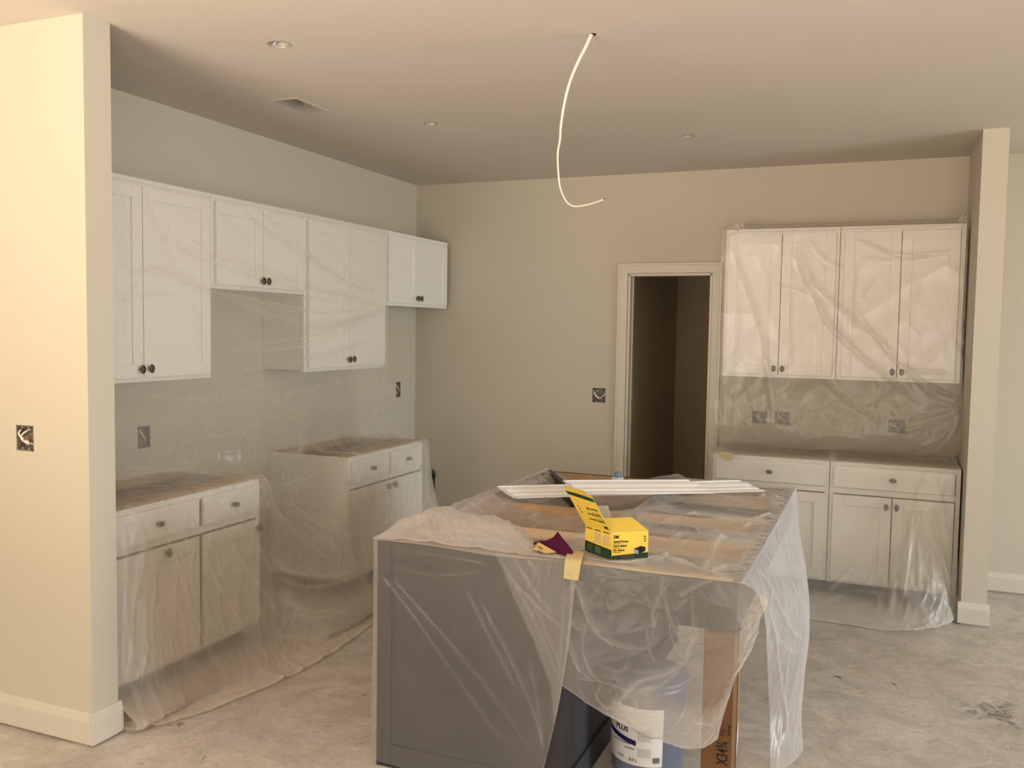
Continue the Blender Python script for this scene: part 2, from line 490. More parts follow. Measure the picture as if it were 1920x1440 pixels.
def shaker_door(T, root, u0, u1, z0, z1, d, knob=None, rail=.062):
    b = MB()
    th = .020
    lbox(b, T, u0, u0+rail, d, d+th, z0, z1)
    lbox(b, T, u1-rail, u1, d, d+th, z0, z1)
    lbox(b, T, u0+rail, u1-rail, d, d+th, z0, z0+rail)
    lbox(b, T, u0+rail, u1-rail, d, d+th, z1-rail, z1)
    o = b.build('door', M['cab'], root, .0022)
    p = MB(); lbox(p, T, u0+rail-.004, u1-rail+.004, d+.001, d+.009, z0+rail-.004, z1-rail+.004)
    p.build('door_panel', M['cab'], o)
    if knob: make_knob(T, o, knob[0], knob[1], d+th, True)
    return o

def make_knob(T, parent, u, z, d, vertical):
    b = MB()
    # round foot, waisted stem and an oval bar
    def ring(dd, r, n=12): return [T(u+r*math.cos(2*math.pi*k/n), dd, z+r*math.sin(2*math.pi*k/n)) for k in range(n)]
    n = 12
    rs = [ring(d, .008), ring(d+.004, .006), ring(d+.016, .0055)]
    vs = sum(rs, [])
    b.add(vs, [(i*n+k, i*n+(k+1) % n, (i+1)*n+(k+1) % n, (i+1)*n+k) for i in range(2) for k in range(n)])
    a, c = (.013, .021) if vertical else (.021, .013)
    n = 16
    def oval(dd, s): return [T(u+a*s*math.cos(2*math.pi*k/n), dd, z+c*s*math.sin(2*math.pi*k/n)) for k in range(n)]
    rs = [oval(d+.015, .7), oval(d+.018, 1), oval(d+.024, 1), oval(d+.028, .82), oval(d+.0265, .5)]
    vs = sum(rs, [])
    b.add(vs, [(i*n+k, i*n+(k+1) % n, (i+1)*n+(k+1) % n, (i+1)*n+k) for i in range(4) for k in range(n)]+[tuple(range(n)), tuple(range(4*n, 5*n))])
    return b.build('knob', M['knob'], parent, 0, True)

def drawer(T, root, u0, u1, z0, z1, d):
    b = MB()
    lbox(b, T, u0, u1, d, d+.020, z0, z1)
    o = b.build('drawer', M['cab'], root, .003)
    make_knob(T, o, (u0+u1)/2, (z0+z1)/2, d+.020, False)
    return o

def wall_cabinet(axis, u0, u1, z0, z1, depth, doors, label, trim=True):
    T = place(axis)
    root = thing('wall_cabinet', label, 'cabinet', T((u0+u1)/2, 0, z0))
    b = MB()
    lbox(b, T, u0+.004, u1-.004, .001, depth-.02, z0+.012, z1-.006)
    b.build('body', M['cab'], root, .002)
    b = MB()
    st = .030
    lbox(b, T, u0+.001, u0+st, depth-.02, depth, z0, z1)
    lbox(b, T, u1-st, u1-.001, depth-.02, depth, z0, z1)
    lbox(b, T, u0+st, u1-st, depth-.02, depth, z0, z0+.035)
    lbox(b, T, u0+st, u1-st, depth-.02, depth, z1-.045, z1)
    b.build_each('frame_rail', M['cab'], root, .0015)
    if trim:
        b = MB(); lbox(b, T, u0+.001, u1-.001, depth, depth+.006, z1-.018, z1+.002)
        b.build('top_trim', M['cab'], root, .0015)
    for (a, c, kn) in doors:
        shaker_door(T, root, a, c, z0+.022, z1-.034, depth+.001, kn)
    return root

UD = .315
wall_cabinet('L', 2.79, 3.775, 1.405, 2.372, UD, [(2.815, 3.286, (3.262, 1.468)), (3.291, 3.752, (3.318, 1.470))],
             'tall white two-door wall cabinet nearest the left wall end, film over it')
wall_cabinet('L', 3.777, 4.598, 1.878, 2.372, UD, [(3.800, 4.185, (4.165, 1.937)), (4.190, 4.580, (4.212, 1.937))],
             'short white wall cabinet high above the open range gap')
wall_cabinet('L', 4.600, 5.562, 1.400, 2.372, UD, [(4.628, 5.082, (5.058, 1.468)), (5.087, 5.544, (5.112, 1.470))],
             'tall white two-door wall cabinet right of the range gap, film over it')
wall_cabinet('L', 5.564, 6.548, 1.842, 2.372, UD, [(5.592, 6.022, (6.000, 1.905)), (6.027, 6.514, (6.050, 1.905))],
             'short white wall cabinet in the back corner, left bare of film')

wall_cabinet('B', -1.020, -.280, 1.385, 2.388, UD, [(-.998, -.648, (-.672, 1.447)), (-.643, -.302, (-.618, 1.447))],
             'white two-door wall cabinet right of the doorway')
wall_cabinet('B', -.278, .462, 1.385, 2.388, UD, [(-.248, .090, (.066, 1.447)), (.095, .430, (.121, 1.447))],
             'white two-door wall cabinet beside the right wall end')

def base_cabinet(axis, u0, u1, depth, drawers, doors, label):
    T = place(axis)
    Z = .876
    root = thing('base_cabinet', label, 'cabinet', T((u0+u1)/2, 0, 0))
    b = MB()     # open-topped raw box with painted ends
    lbox(b, T, u0+.001, u0+.018, .002, depth-.02, .10, Z)
    lbox(b, T, u1-.018, u1-.001, .002, depth-.02, .10, Z)
    b.build_each('side_panel', M['cab'], root, .001)
    b = MB()
    lbox(b, T, u0+.018, u1-.018, .002, .014, .10, Z)
    lbox(b, T, u0+.018, u1-.018, .014, depth-.02, .10, .118)
    lbox(b, T, u0+.018, u1-.018, .014, .11, Z-.02, Z-.001)
    lbox(b, T, u0+.018, u1-.018, depth-.12, depth-.02, Z-.02, Z-.001)
    b.build_each('inner_panel', M['wood'], root)
    b = MB()
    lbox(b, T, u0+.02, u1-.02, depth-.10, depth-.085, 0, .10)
    b.build('toe_kick', M['dark'], root)  # shade of the recess put into the board's near-black colour
    b = MB()
    st = .026
    lbox(b, T, u0+.001, u0+st, depth-.02, depth, .10, Z)
    lbox(b, T, u1-st, u1-.001, depth-.02, depth, .10, Z)
    lbox(b, T, u0+st, u1-st, depth-.02, depth, .10, .125)
    lbox(b, T, u0+st, u1-st, depth-.02, depth, Z-.035, Z)
    lbox(b, T, u0+st, u1-st, depth-.02, depth, .675, .712)
    b.build_each('frame_rail', M['cab'], root, .0015)
    b = MB()
    lbox(b, T, u0+st, u1-st, depth-.032, depth-.021, .125, Z-.036)
    b.build('inner_shadow_panel', M['wood'], root)
    for (a, c) in drawers: drawer(T, root, a, c, .716, .852, depth+.001)
    for (a, c, kn) in doors: shaker_door(T, root, a, c, .118, .668, depth+.001, kn)
    return root

BD = .59
base_cabinet('L', 2.790, 3.822, BD, [(2.815, 3.352), (3.382, 3.800)],
             [(2.815, 3.352, (3.130, .640)), (3.382, 3.800, (3.776, .625))],
             'white base cabinet behind the left wall end, two drawers, wrapped in film')
base_cabinet('L', 4.676, 5.632, BD, [(4.700, 5.145), (5.165, 5.608)],
             [(4.700, 5.150, (5.110, .635)), (5.156, 5.608, (5.196, .635))],
             'white base cabinet past the range gap, under the bare wall box')
base_cabinet('B', -1.020, -.280, BD, [(-.996, -.303)], [(-.996, -.654, (-.676, .61)), (-.648, -.303, (-.624, .61))],
             'white base cabinet right of the doorway, partly behind the island')
base_cabinet('B', -.278, .474, BD, [(-.254, .440)], [(-.254, .090, (.060, .615)), (.096, .440, (.120, .615))],
             'white base cabinet against the right wall end under draped film')

# ------------------------------------------------------------------ kitchen island
IX0, IX1, IY0, IY1, IZ, IM = -1.746, -.401, 2.909, 4.800, .876, -.985
isl = thing('kitchen_island', 'unfinished grey-blue kitchen island with open top and front overhang', 'island', ((IX0+IX1)/2, (IY0+IY1)/2, 0))
MB().box(IX0+.012, IM-.008, IY0+.008, IY0+.024, 0, IZ-.004).build('end_panel', M['island'], isl, .001)
MB().box(IX0, IX0+.062, IY0, IY0+.022, 0, IZ).build('stile', M['island'], isl, .002)
MB().box(IM-.062, IM, IY0, IY0+.022, 0, IZ).build('stile', M['island'], isl, .002)
MB().box(IX0+.062, IM-.062, IY0, IY0+.022, IZ-.062, IZ).build('top_rail', M['island'], isl, .002)
MB().box(IX0+.062, IM-.062, IY0, IY0+.022, 0, .09).build('bottom_rail', M['island'], isl, .002)
MB().box(IX0, IX0+.018, IY0+.024, IY1, 0, IZ).build('side_panel', M['island'], isl, .001)
o = MB().box(IM-.020, IM, IY0+.024, IY1, 0, IZ).build('back_panel', M['island'], isl, .001)
MB().box(IM, IM+.012, IY0+.024, IY1-.01, 0, .10).build('base_strip', M['island'], o, .002)
MB().box(IX0+.018, IM-.02, IY1-.018, IY1, 0, IZ).build('rear_panel', M['island'], isl, .001)
b = MB()
b.box(IX0+.018, IX0+.028, IY0+.024, IY1-.02, .1, IZ-.002).box(IM-.030, IM-.020, IY0+.024, IY1-.02, .1, IZ-.002)
b.box(IX0+.028, IM-.03, IY0+.024, IY0+.034, .1, IZ-.002).box(IX0+.028, IM-.03, IY1-.030, IY1-.020, .1, IZ-.002)
b.box(IX0+.028, IM-.03, IY0+.034, IY1-.03, .10, .118).box(IX0+.028, IM-.03, 3.83, 3.866, .118, IZ-.004)
b.build_each('inner_panel', M['wood'], isl)
# apron round the overhang
MB().box(IM, IX1, IY0, IY0+.020, .715, IZ).build('apron', M['island'], isl, .002)
MB().box(IX1-.020, IX1, IY0+.020, IY1, .715, IZ).build('apron', M['island'], isl, .002)
MB().box(IM, IX1-.020, IY1-.020, IY1, .715, IZ).build('apron', M['island'], isl, .002)
for (y0, y1, zt, hh) in ((2.930, 2.985, IZ-.002, .04), (3.440, 3.478, IZ-.004, .06), (3.860, 3.910, IZ-.003, .035), (4.400, 4.438, IZ-.004, .035), (4.742, 4.779, IZ-.003, .10)):
    MB().box(IM+.001, IX1-.021, y0, y1, zt-hh, zt).build('support_rail', M['woodx'], isl, .002)
# front stretcher of the cabinet box and the diagonal brace at the far corner
MB().box(IX0+.03, IM-.031, 3.30, 3.40, IZ-.026, IZ-.006).build('stretcher', M['woodx'], isl, .002)
a, c = Vector((-1.738, 4.792, 0)), Vector((-1.400, 4.225, 0))
n = (c-a).cross(Vector((0, 0, 1))).normalized()*.013
MB().hexa([a-n+Vector((0, 0, .80)), c-n+Vector((0, 0, .80)), c+n+Vector((0, 0, .80)), a+n+Vector((0, 0, .80)),
           a-n+Vector((0, 0, .882)), c-n+Vector((0, 0, .882)), c+n+Vector((0, 0, .882)), a+n+Vector((0, 0, .882))]).build('corner_brace', M['island'], isl, .002)

# ------------------------------------------------------------------ film sheets
def cr(pts, n):
    """Catmull-Rom through pts (m,3) resampled at n+1 points"""
    p = np.asarray(pts, float)
    m = len(p)
    if m == 2:
        t = np.linspace(0, 1, n+1)[:, None]
        return p[0]*(1-t)+p[1]*t
    d = np.r_[0, np.cumsum(np.sqrt(np.linalg.norm(np.diff(p, axis=0), axis=1)+1e-9))]
    L = np.r_[0, np.cumsum(np.linalg.norm(np.diff(p, axis=0), axis=1)+1e-9)]
    s = np.linspace(0, L[-1], n+1)
    out = np.zeros((n+1, 3))
    ext = np.vstack([2*p[0]-p[1], p, 2*p[-1]-p[-2]])
    idx = np.clip(np.searchsorted(L, s, 'right')-1, 0, m-2)
    t = ((s-L[idx])/(L[idx+1]-L[idx]))[:, None]
    p0, p1, p2, p3 = ext[idx], ext[idx+1], ext[idx+2], ext[idx+3]
    return .5*((2*p1)+(-p0+p2)*t+(2*p0-5*p1+4*p2-p3)*t**2+(-p0+3*p1-3*p2+p3)*t**3)

def loft(rows, nu, nv):
    R = [cr(r, nu) for r in rows]
    R = np.array(R)                      # rows, nu+1, 3
    G = np.zeros((nv+1, nu+1, 3))
    for i in range(nu+1):
        G[:, i] = cr(R[:, i], nv)
    return G

def normals(G):
    du = np.gradient(G, axis=1); dv = np.gradient(G, axis=0)
    n = np.cross(du, dv)
    n /= np.linalg.norm(n, axis=2, keepdims=True)+1e-12
    return n

RNG = np.random.RandomState(11)
TAB = RNG.rand(256, 256)
def vnoise(x, y):
    xi, yi = np.floor(x).astype(int), np.floor(y).astype(int)
    fx, fy = x-xi, y-yi
    fx = fx*fx*(3-2*fx); fy = fy*fy*(3-2*fy)
    g = lambda a, b: TAB[a % 256, b % 256]
    return (g(xi, yi)*(1-fx)+g(xi+1, yi)*fx)*(1-fy)+(g(xi, yi+1)*(1-fx)+g(xi+1, yi+1)*fx)*fy

def ridged(x, y, p=3):
    return (1-np.abs(2*vnoise(x, y)-1))**p

def worley_edges(x, y):
    """straight ridges between scattered cells: the facets of crumpled film"""
    xi, yi = np.floor(x).astype(int), np.floor(y).astype(int)
    f1 = np.full(x.shape, 9.0); f2 = np.full(x.shape, 9.0)
    for i in (-1, 0, 1):
        for j in (-1, 0, 1):
            cx, cy = xi+i, yi+j
            dx = cx+TAB[cx % 256, cy % 256]-x
            dy = cy+TAB[(cx+91) % 256, (cy+37) % 256]-y
            d = np.sqrt(dx*dx+dy*dy)
            f2 = np.minimum(f2, np.maximum(f1, d))
            f1 = np.minimum(f1, d)
    return f1, f2

def smooth(G, k, axis=None):
    for _ in range(k):
        H_ = G.copy()
        H_[1:-1, 1:-1] = (G[1:-1, 1:-1]*2+G[:-2, 1:-1]+G[2:, 1:-1]+G[1:-1, :-2]+G[1:-1, 2:])/6
        G = H_
    return G

class Sheet:
    def __init__(s, rows, nu, nv, facing):
        s.G = loft(rows, nu, nv)
        s.n = normals(s.G)
        f_ = np.array(facing, float)
        if (s.n.reshape(-1, 3) @ f_).mean() < 0: s.n = -s.n
        s.B = s.G.copy()
        s.disp = np.zeros(s.G.shape[:2])
        s.th = np.ones(s.G.shape[:2])
        s.floor = -.006
        s.kw = .75
        d = np.linalg.norm(np.diff(s.G, axis=1), axis=2).mean()*nu
        e = np.linalg.norm(np.diff(s.G, axis=0), axis=2).mean()*nv
        s.U = np.broadcast_to(np.linspace(0, d, nu+1)[None, :], s.disp.shape)
        s.V = np.broadcast_to(np.linspace(0, e, nv+1)[:, None], s.disp.shape)
    def pick(s, pts, n=14):
        """photo points -> points on this sheet (nearest sheet vertex along the sight line)"""
        P = s.B.reshape(-1, 3)-np.array([0, 0, CAM_H])
        w_ = P @ np.array(fw)
        X = 960+FPX*(P @ np.array(rt))/w_
        Y = 720-FPX*(P @ np.array(up))/w_
        out = []
        for px, py in pts:
            d = (X-px)**2+(Y-py)**2
            k = np.argmin(d + 0.02*w_)
            out.append(s.B.reshape(-1, 3)[k])
        return cr(out, n) if len(out) > 2 else cr(out, n)
    def fold(s, pts, amp=.012, w=.012, th=.8, tap=.18, wth=None, world=False):
        path = cr(pts, 14) if world else s.pick(pts)
        cell = max(s.U[0, 1]-s.U[0, 0], s.V[1, 0]-s.V[0, 0])
        w = max(w*s.kw, 1.15*cell)
        wt = max((wth or w)*.95, 1.1*cell)
        Pall = s.B.reshape(-1, 3)
        lo, hi = path.min(0)-7*w, path.max(0)+7*w
        sel = np.where(((Pall > lo) & (Pall < hi)).all(1))[0]
        P = Pall[sel]
        best = np.full(len(P), 1e9); tt = np.zeros(len(P))
        m = len(path)-1
        for i in range(m):
            a, b_ = path[i], path[i+1]
            ab = b_-a
            q = np.clip(((P-a) @ ab)/(ab @ ab+1e-12), 0, 1)
            d = np.linalg.norm(P-(a+q[:, None]*ab), axis=1)
            k = d < best
            best[k] = d[k]; tt[k] = (i+q[k])/m
        tp = np.clip(np.minimum(tt, 1-tt)/max(tap, 1e-3), 0, 1)
        tp = tp*tp*(3-2*tp)
        prof = np.exp(-best/w)-.22*np.exp(-(best/(3*w))**2)
        s.disp.reshape(-1)[sel] += amp*prof*tp
        s.th.reshape(-1)[sel] += .8*th*np.exp(-best/wt)*tp
        return s
    def crease(s, amp, fu, fv, shear=0, p=3, ox=0, mask=None, th=0):
        x, y = s.U*fu+s.V*shear+ox, s.V*fv+ox*1.7
        wx = .35*vnoise(x*.7+3, y*.7); wy = .35*vnoise(x*.7, y*.7+9)
        f1, f2 = worley_edges(x+wx, y+wy)
        r = np.clip(1-(f2-f1)/.42, 0, 1)**1.6*np.clip(1.6*vnoise(x*.6+7, y*.6+2)-.25, 0, 1)+.35*np.clip(f1, 0, 1)
        if mask is not None: r = r*mask
        s.disp += amp*r
        s.th += .5*th*r
        return s
    def apply(s, k=1.0):
        s.G = s.G+s.n*(np.maximum(s.disp, s.floor)*k)[..., None]
        return s

def build_sheet(name, sheets, m, label, cat='plastic sheet', parts=None):
    if parts:
        root = thing(name, label, cat, (0, 0, 0))
        V = sheets[0].G.reshape(-1, 3)
        root.location = (V[:, 0].mean(), V[:, 1].mean(), V[:, 2].min())
        for sh, pn in zip(sheets, parts):
            o = build_sheet(pn, [sh], m, None, None)
            o.location = o.location-root.location
            o.parent = root
        return root
    vs, fs, th = [], [], []
    off = 0
    for sh in sheets:
        nv, nu = sh.disp.shape
        vs.append(sh.G.reshape(-1, 3)); th.append(sh.th.reshape(-1))
        idx = np.arange(nv*nu).reshape(nv, nu)+off
        q = np.stack([idx[:-1, :-1], idx[:-1, 1:], idx[1:, 1:], idx[1:, :-1]], -1).reshape(-1, 4)
        fs.append(q); off += nv*nu
    V = np.vstack(vs); F = np.vstack(fs); T = np.concatenate(th)
    V[:, 2] = np.maximum(V[:, 2], .004)
    c = V.mean(0); c[2] = V[:, 2].min()
    V = V-c
    me = bpy.data.meshes.new(name)
    me.vertices.add(len(V)); me.vertices.foreach_set('co', V.ravel())
    me.loops.add(F.size); me.loops.foreach_set('vertex_index', F.ravel())
    me.polygons.add(len(F))
    me.polygons.foreach_set('loop_start', np.arange(0, F.size, 4))
    me.polygons.foreach_set('use_smooth', np.ones(len(F), bool))
    me.update(calc_edges=True)
    a = me.attributes.new('thickness', 'FLOAT', 'POINT')
    a.data.foreach_set('value', np.clip(T, .3, 6))
    me.materials.append(m)
    me.validate()
    o = bpy.data.objects.new(name, me)
    COL.objects.link(o)
    o.location = c
    return tag(o, label, cat)

def sstep(a, b_, x):
    t = np.clip((x-a)/(b_-a), 0, 1)
    return t*t*(3-2*t)

# ---- left sheet: from the wall-cabinet tops down over the base cabinets to the slab
def left_sheet():
    F0 = XL+UD+.035     # film plane in front of the wall-cabinet doors
    # column profiles (y, [(x,z)...]) from top to hem, equal number of stations
    def P_base(hx):
        return [(XL+UD+.012, 2.385), (F0, 2.33), (F0, 1.95), (F0, 1.60), (F0+.004, 1.40), (F0-.005, 1.18), (F0-.06, .985), (F0+.02, .895), (XL+BD-.04, .882), (XL+BD+.040, .874),
                (XL+BD+.056, .68), (XL+BD+.085, .40), (XL+BD+.16, .14), (XL+BD+.26, .035), (hx-.12, .008), (hx, .006)]
    def P_gap(hx, s=0):
        return [(XL+UD+.012, 2.385), (F0, 2.33), (F0, 1.95), (F0+.01, 1.60), (F0+.015, 1.36), (F0+.015, 1.15), (F0+.03, .95), (F0+.08, .76-s), (F0+.17, .66-s), (F0+.27, .60-s),
                (F0+.37, .50-s*.7), (F0+.43, .32-s*.4), (F0+.52, .14), (F0+.60, .05), (hx-.10, .010), (hx, .006)]
    cols = [(2.705, P_base(-2.80)), (2.83, P_base(-2.72)), (3.10, P_base(-2.62)), (3.45, P_base(-2.56)), (3.74, P_base(-2.55)), (3.835, P_base(-2.55)),
            (3.95, None), (4.20, P_gap(-2.59, .10)), (4.45, None), (4.635, P_base(-2.66)), (4.78, P_base(-2.68)), (5.10, P_base(-2.72)), (5.40, P_base(-2.74)), (5.56, P_base(-2.76))]
    g1, g0, g2 = P_base(-2.55), P_gap(-2.59, .10), P_base(-2.66)
    mixp = lambda a, b_, t: [(p[0]*(1-t)+q[0]*t, p[1]*(1-t)+q[1]*t) for p, q in zip(a, b_)]
    cols[6] = (3.95, mixp(g1, P_gap(-2.57, .04), .62))
    cols[8] = (4.45, mixp(g2, P_gap(-2.62, .10), .74))
    rows = []
    for k in range(16):
        rows.append([(c[1][k][0], c[0], c[1][k][1]) for c in cols])
    S = Sheet(rows, 420, 470, (1, -.1, 0))
    # the wall-cabinet doors stop at 5.56; below the cabinets the sheet runs on to the end of the base
    Y = S.G[..., 1]; Z = S.G[..., 2]
    k = sstep(5.0, 5.56, Y)*sstep(1.45, .88, Z)
    S.G[..., 1] += k*.085
    k2 = sstep(5.30, 5.60, Y)*sstep(.88, .1, Z)
    S.G[..., 1] += k2*.10
    S.G = smooth(S.G, 10)
    S.kw = 1.0
    S.B = S.G.copy(); S.n = normals(S.G)
    if S.n[..., 0].mean() < 0: S.n = -S.n
    f_ = S.fold
    # folds across the wall cabinets
    f_([(214, 520), (300, 505), (395, 545), (480, 565), (575, 600)], .018, .016, .9)
    f_([(300, 410), (330, 460), (420, 500), (520, 530), (600, 545)], .010, .010, .7)
    f_([(330, 430), (400, 470), (500, 505), (590, 540), (700, 565)], .010, .009, .7)
    f_([(320, 450), (430, 490), (560, 535), (715, 570)], .008, .008, .6)
    f_([(450, 390), (490, 425), (560, 470), (640, 520), (715, 562)], .014, .010, .9)
    f_([(470, 385), (540, 440), (610, 500), (700, 560)], .008, .008, .6)
    f_([(400, 385), (440, 430), (480, 470)], .008, .009, .6)
    f_([(590, 430), (640, 490), (715, 566)], .008, .008, .6)
    f_([(640, 440), (670, 500), (715, 568)], .008, .008, .5)
    f_([(395, 545), (470, 580), (560, 605), (640, 605), (722, 578)], .018, .014, .9)
    f_([(480, 560), (560, 580), (640, 585), (722, 574)], .012, .010, .8)
    f_([(395, 540), (480, 548), (600, 560), (722, 570)], .010, .008, .7)
    f_([(540, 615), (600, 613), (660, 600), (722, 580)], .014, .018, .8)
    f_([(400, 600), (470, 640), (540, 640), (640, 615), (715, 590)], .010, .016, .5)
    f_([(395, 655), (480, 660), (560, 650), (640, 625)], .008, .014, .5)
    f_([(400, 690), (500, 690), (600, 668), (700, 640)], .008, .016, .4)
    f_([(272, 350), (290, 420), (320, 480), (330, 510)], .010, .010, .7)
    f_([(300, 375), (312, 430), (308, 480)], .010, .010, .6)
    f_([(214, 565), (260, 555), (340, 550)], .010, .010, .5)
    f_([(222, 360), (240, 420), (235, 480), (225, 510)], .012, .012, .6)
    f_([(230, 640), (240, 560), (262, 520)], .008, .012, .5)
    f_([(360, 560), (372, 610), (372, 660)], .008, .012, .5)
    f_([(500, 395), (580, 408), (640, 425)], .006, .008, .5)
    # haze folds in the span below the cabinets
    f_([(222, 760), (330, 750), (450, 735), (560, 700)], .010, .03, .25)
    f_([(222, 730), (300, 745), (420, 750), (560, 735)], .010, .03, .25)
    f_([(260, 880), (330, 835), (400, 815), (470, 805)], .008, .02, .25)
    f_([(480, 770), (560, 735), (640, 715), (710, 700)], .008, .02, .3)
    f_([(715, 700), (716, 760), (728, 835)], .010, .012, .8, .1)
    f_([(722, 700), (712, 760), (700, 830)], .008, .010, .5, .1)
    f_([(735, 775), (745, 800), (790, 826)], .008, .010, .9, .1)
    f_([(700, 790), (672, 820), (655, 855)], .008, .010, .6)
    f_([(545, 850), (600, 825), (660, 800)], .006, .010, .4)
    # swags between the two base cabinets
    f_([(495, 902), (545, 945), (600, 985), (650, 1006), (700, 1002)], .020, .012, 1.1, .08)
    f_([(520, 914), (580, 895), (655, 866)], .012, .010, .8, .1)
    f_([(500, 930), (550, 960), (590, 1000), (640, 1040)], .012, .010, .8)
    f_([(525, 945), (545, 990), (580, 1025), (620, 1048)], .014, .010, .9)
    f_([(494, 1020), (520, 1055), (560, 1080), (620, 1085), (680, 1060)], .020, .014, 1.0)
    f_([(494, 1050), (540, 1090), (590, 1103), (660, 1085)], .014, .012, .9)
    f_([(494, 1090), (540, 1130), (610, 1150), (690, 1120)], .022, .013, 1.1)
    f_([(494, 1110), (560, 1155), (640, 1150), (705, 1110)], .014, .012, .7)
    f_([(560, 1060), (600, 1078), (660, 1068)], .010, .010, .7)
    f_([(495, 1180), (560, 1200), (640, 1180), (700, 1145)], .012, .016, .6)
    f_([(420, 1000), (470, 1080), (520, 1150), (590, 1220)], .014, .014, .7)
    f_([(370, 1000), (400, 1080), (450, 1170), (510, 1240)], .014, .014, .7)
    f_([(470, 1000), (500, 1060), (560, 1140), (610, 1190)], .010, .012, .6)
    f_([(320, 1010), (350, 1120), (390, 1220), (430, 1270)], .014, .016, .6)
    # vertical folds over the near base cabinet
    f_([(255, 965), (265, 1040), (245, 1150), (240, 1290)], .030, .020, 1.2)
    f_([(270, 985), (285, 1080), (280, 1200), (300, 1300)], .020, .016, .9)
    f_([(232, 975), (236, 1080), (234, 1180), (236, 1300)], .022, .012, 1.1)
    f_([(262, 1120), (268, 1200), (262, 1290)], .026, .018, 1.0)
    f_([(320, 1080), (345, 1180), (350, 1270)], .016, .018, .7)
    f_([(330, 945), (345, 990), (350, 1040)], .008, .010, .5)
    f_([(300, 955), (312, 1000), (330, 1080)], .010, .010, .5)
    f_([(245, 955), (250, 990), (245, 1030)], .012, .008, .8)
    f_([(400, 930), (440, 960), (480, 975)], .006, .010, .4)
    # folds lying on the near base top
    for i, (ya, yb, x1) in enumerate(((878, 884, 330), (892, 884, 400), (902, 893, 430), (912, 900, 420), (922, 907, 400), (934, 916, 360), (945, 928, 310))):
        f_([(222, ya), (270, (ya+yb)/2-2), (x1, yb)], .014, .010, .5)
    f_([(300, 885), (350, 876), (400, 888)], .016, .012, .5)
    # far base
    f_([(795, 832), (800, 900), (806, 960)], .012, .012, .8, .1)
    f_([(770, 850), (775, 900), (760, 960)], .008, .012, .4)
    f_([(700, 940), (720, 900), (760, 850)], .008, .012, .4)
    f_([(690, 1010), (720, 985), (760, 930)], .008, .012, .4)
    # crinkles
    lo_ = .12+.88*sstep(1.5, 1.1, S.B[..., 2])
    S.crease(.008, 9, 2.2, 1.4, 4, 3.1, lo_)
    S.crease(.004, 3.0, 9, .8, 4, 17.7, lo_)
    S.crease(.010, 3.2, .9, -.8, 2, 7.9, lo_)
    low = sstep(.75, .25, S.B[..., 2])
    S.crease(.022, 7, 1.4, 2.0, 4, 5.5, low, .35)
    S.crease(.008, 14, 6, 3, 4, 1.5, low, .25)
    zz_ = S.B[..., 2]
    S.th = np.interp(zz_, [0, .3, .5, .86, .9, 1.15, 1.45, 1.7], [1.3, 1.2, .85, .62, .72, .66, .42, .38])+(S.th-1)*np.interp(zz_, [.9, 1.5], [1.35, 1.0])
    # gathered hem
    vv = np.linspace(0, 1, S.disp.shape[0])[:, None]
    S.th += .9*sstep(.985, 1, vv)
    S.disp *= sstep(0, .01, vv)
    S.apply(.62)
    return build_sheet('plastic_sheet', [S], M['film_left'], 'clear plastic film hanging over the left wall and base cabinets down to the floor')
left_sheet()

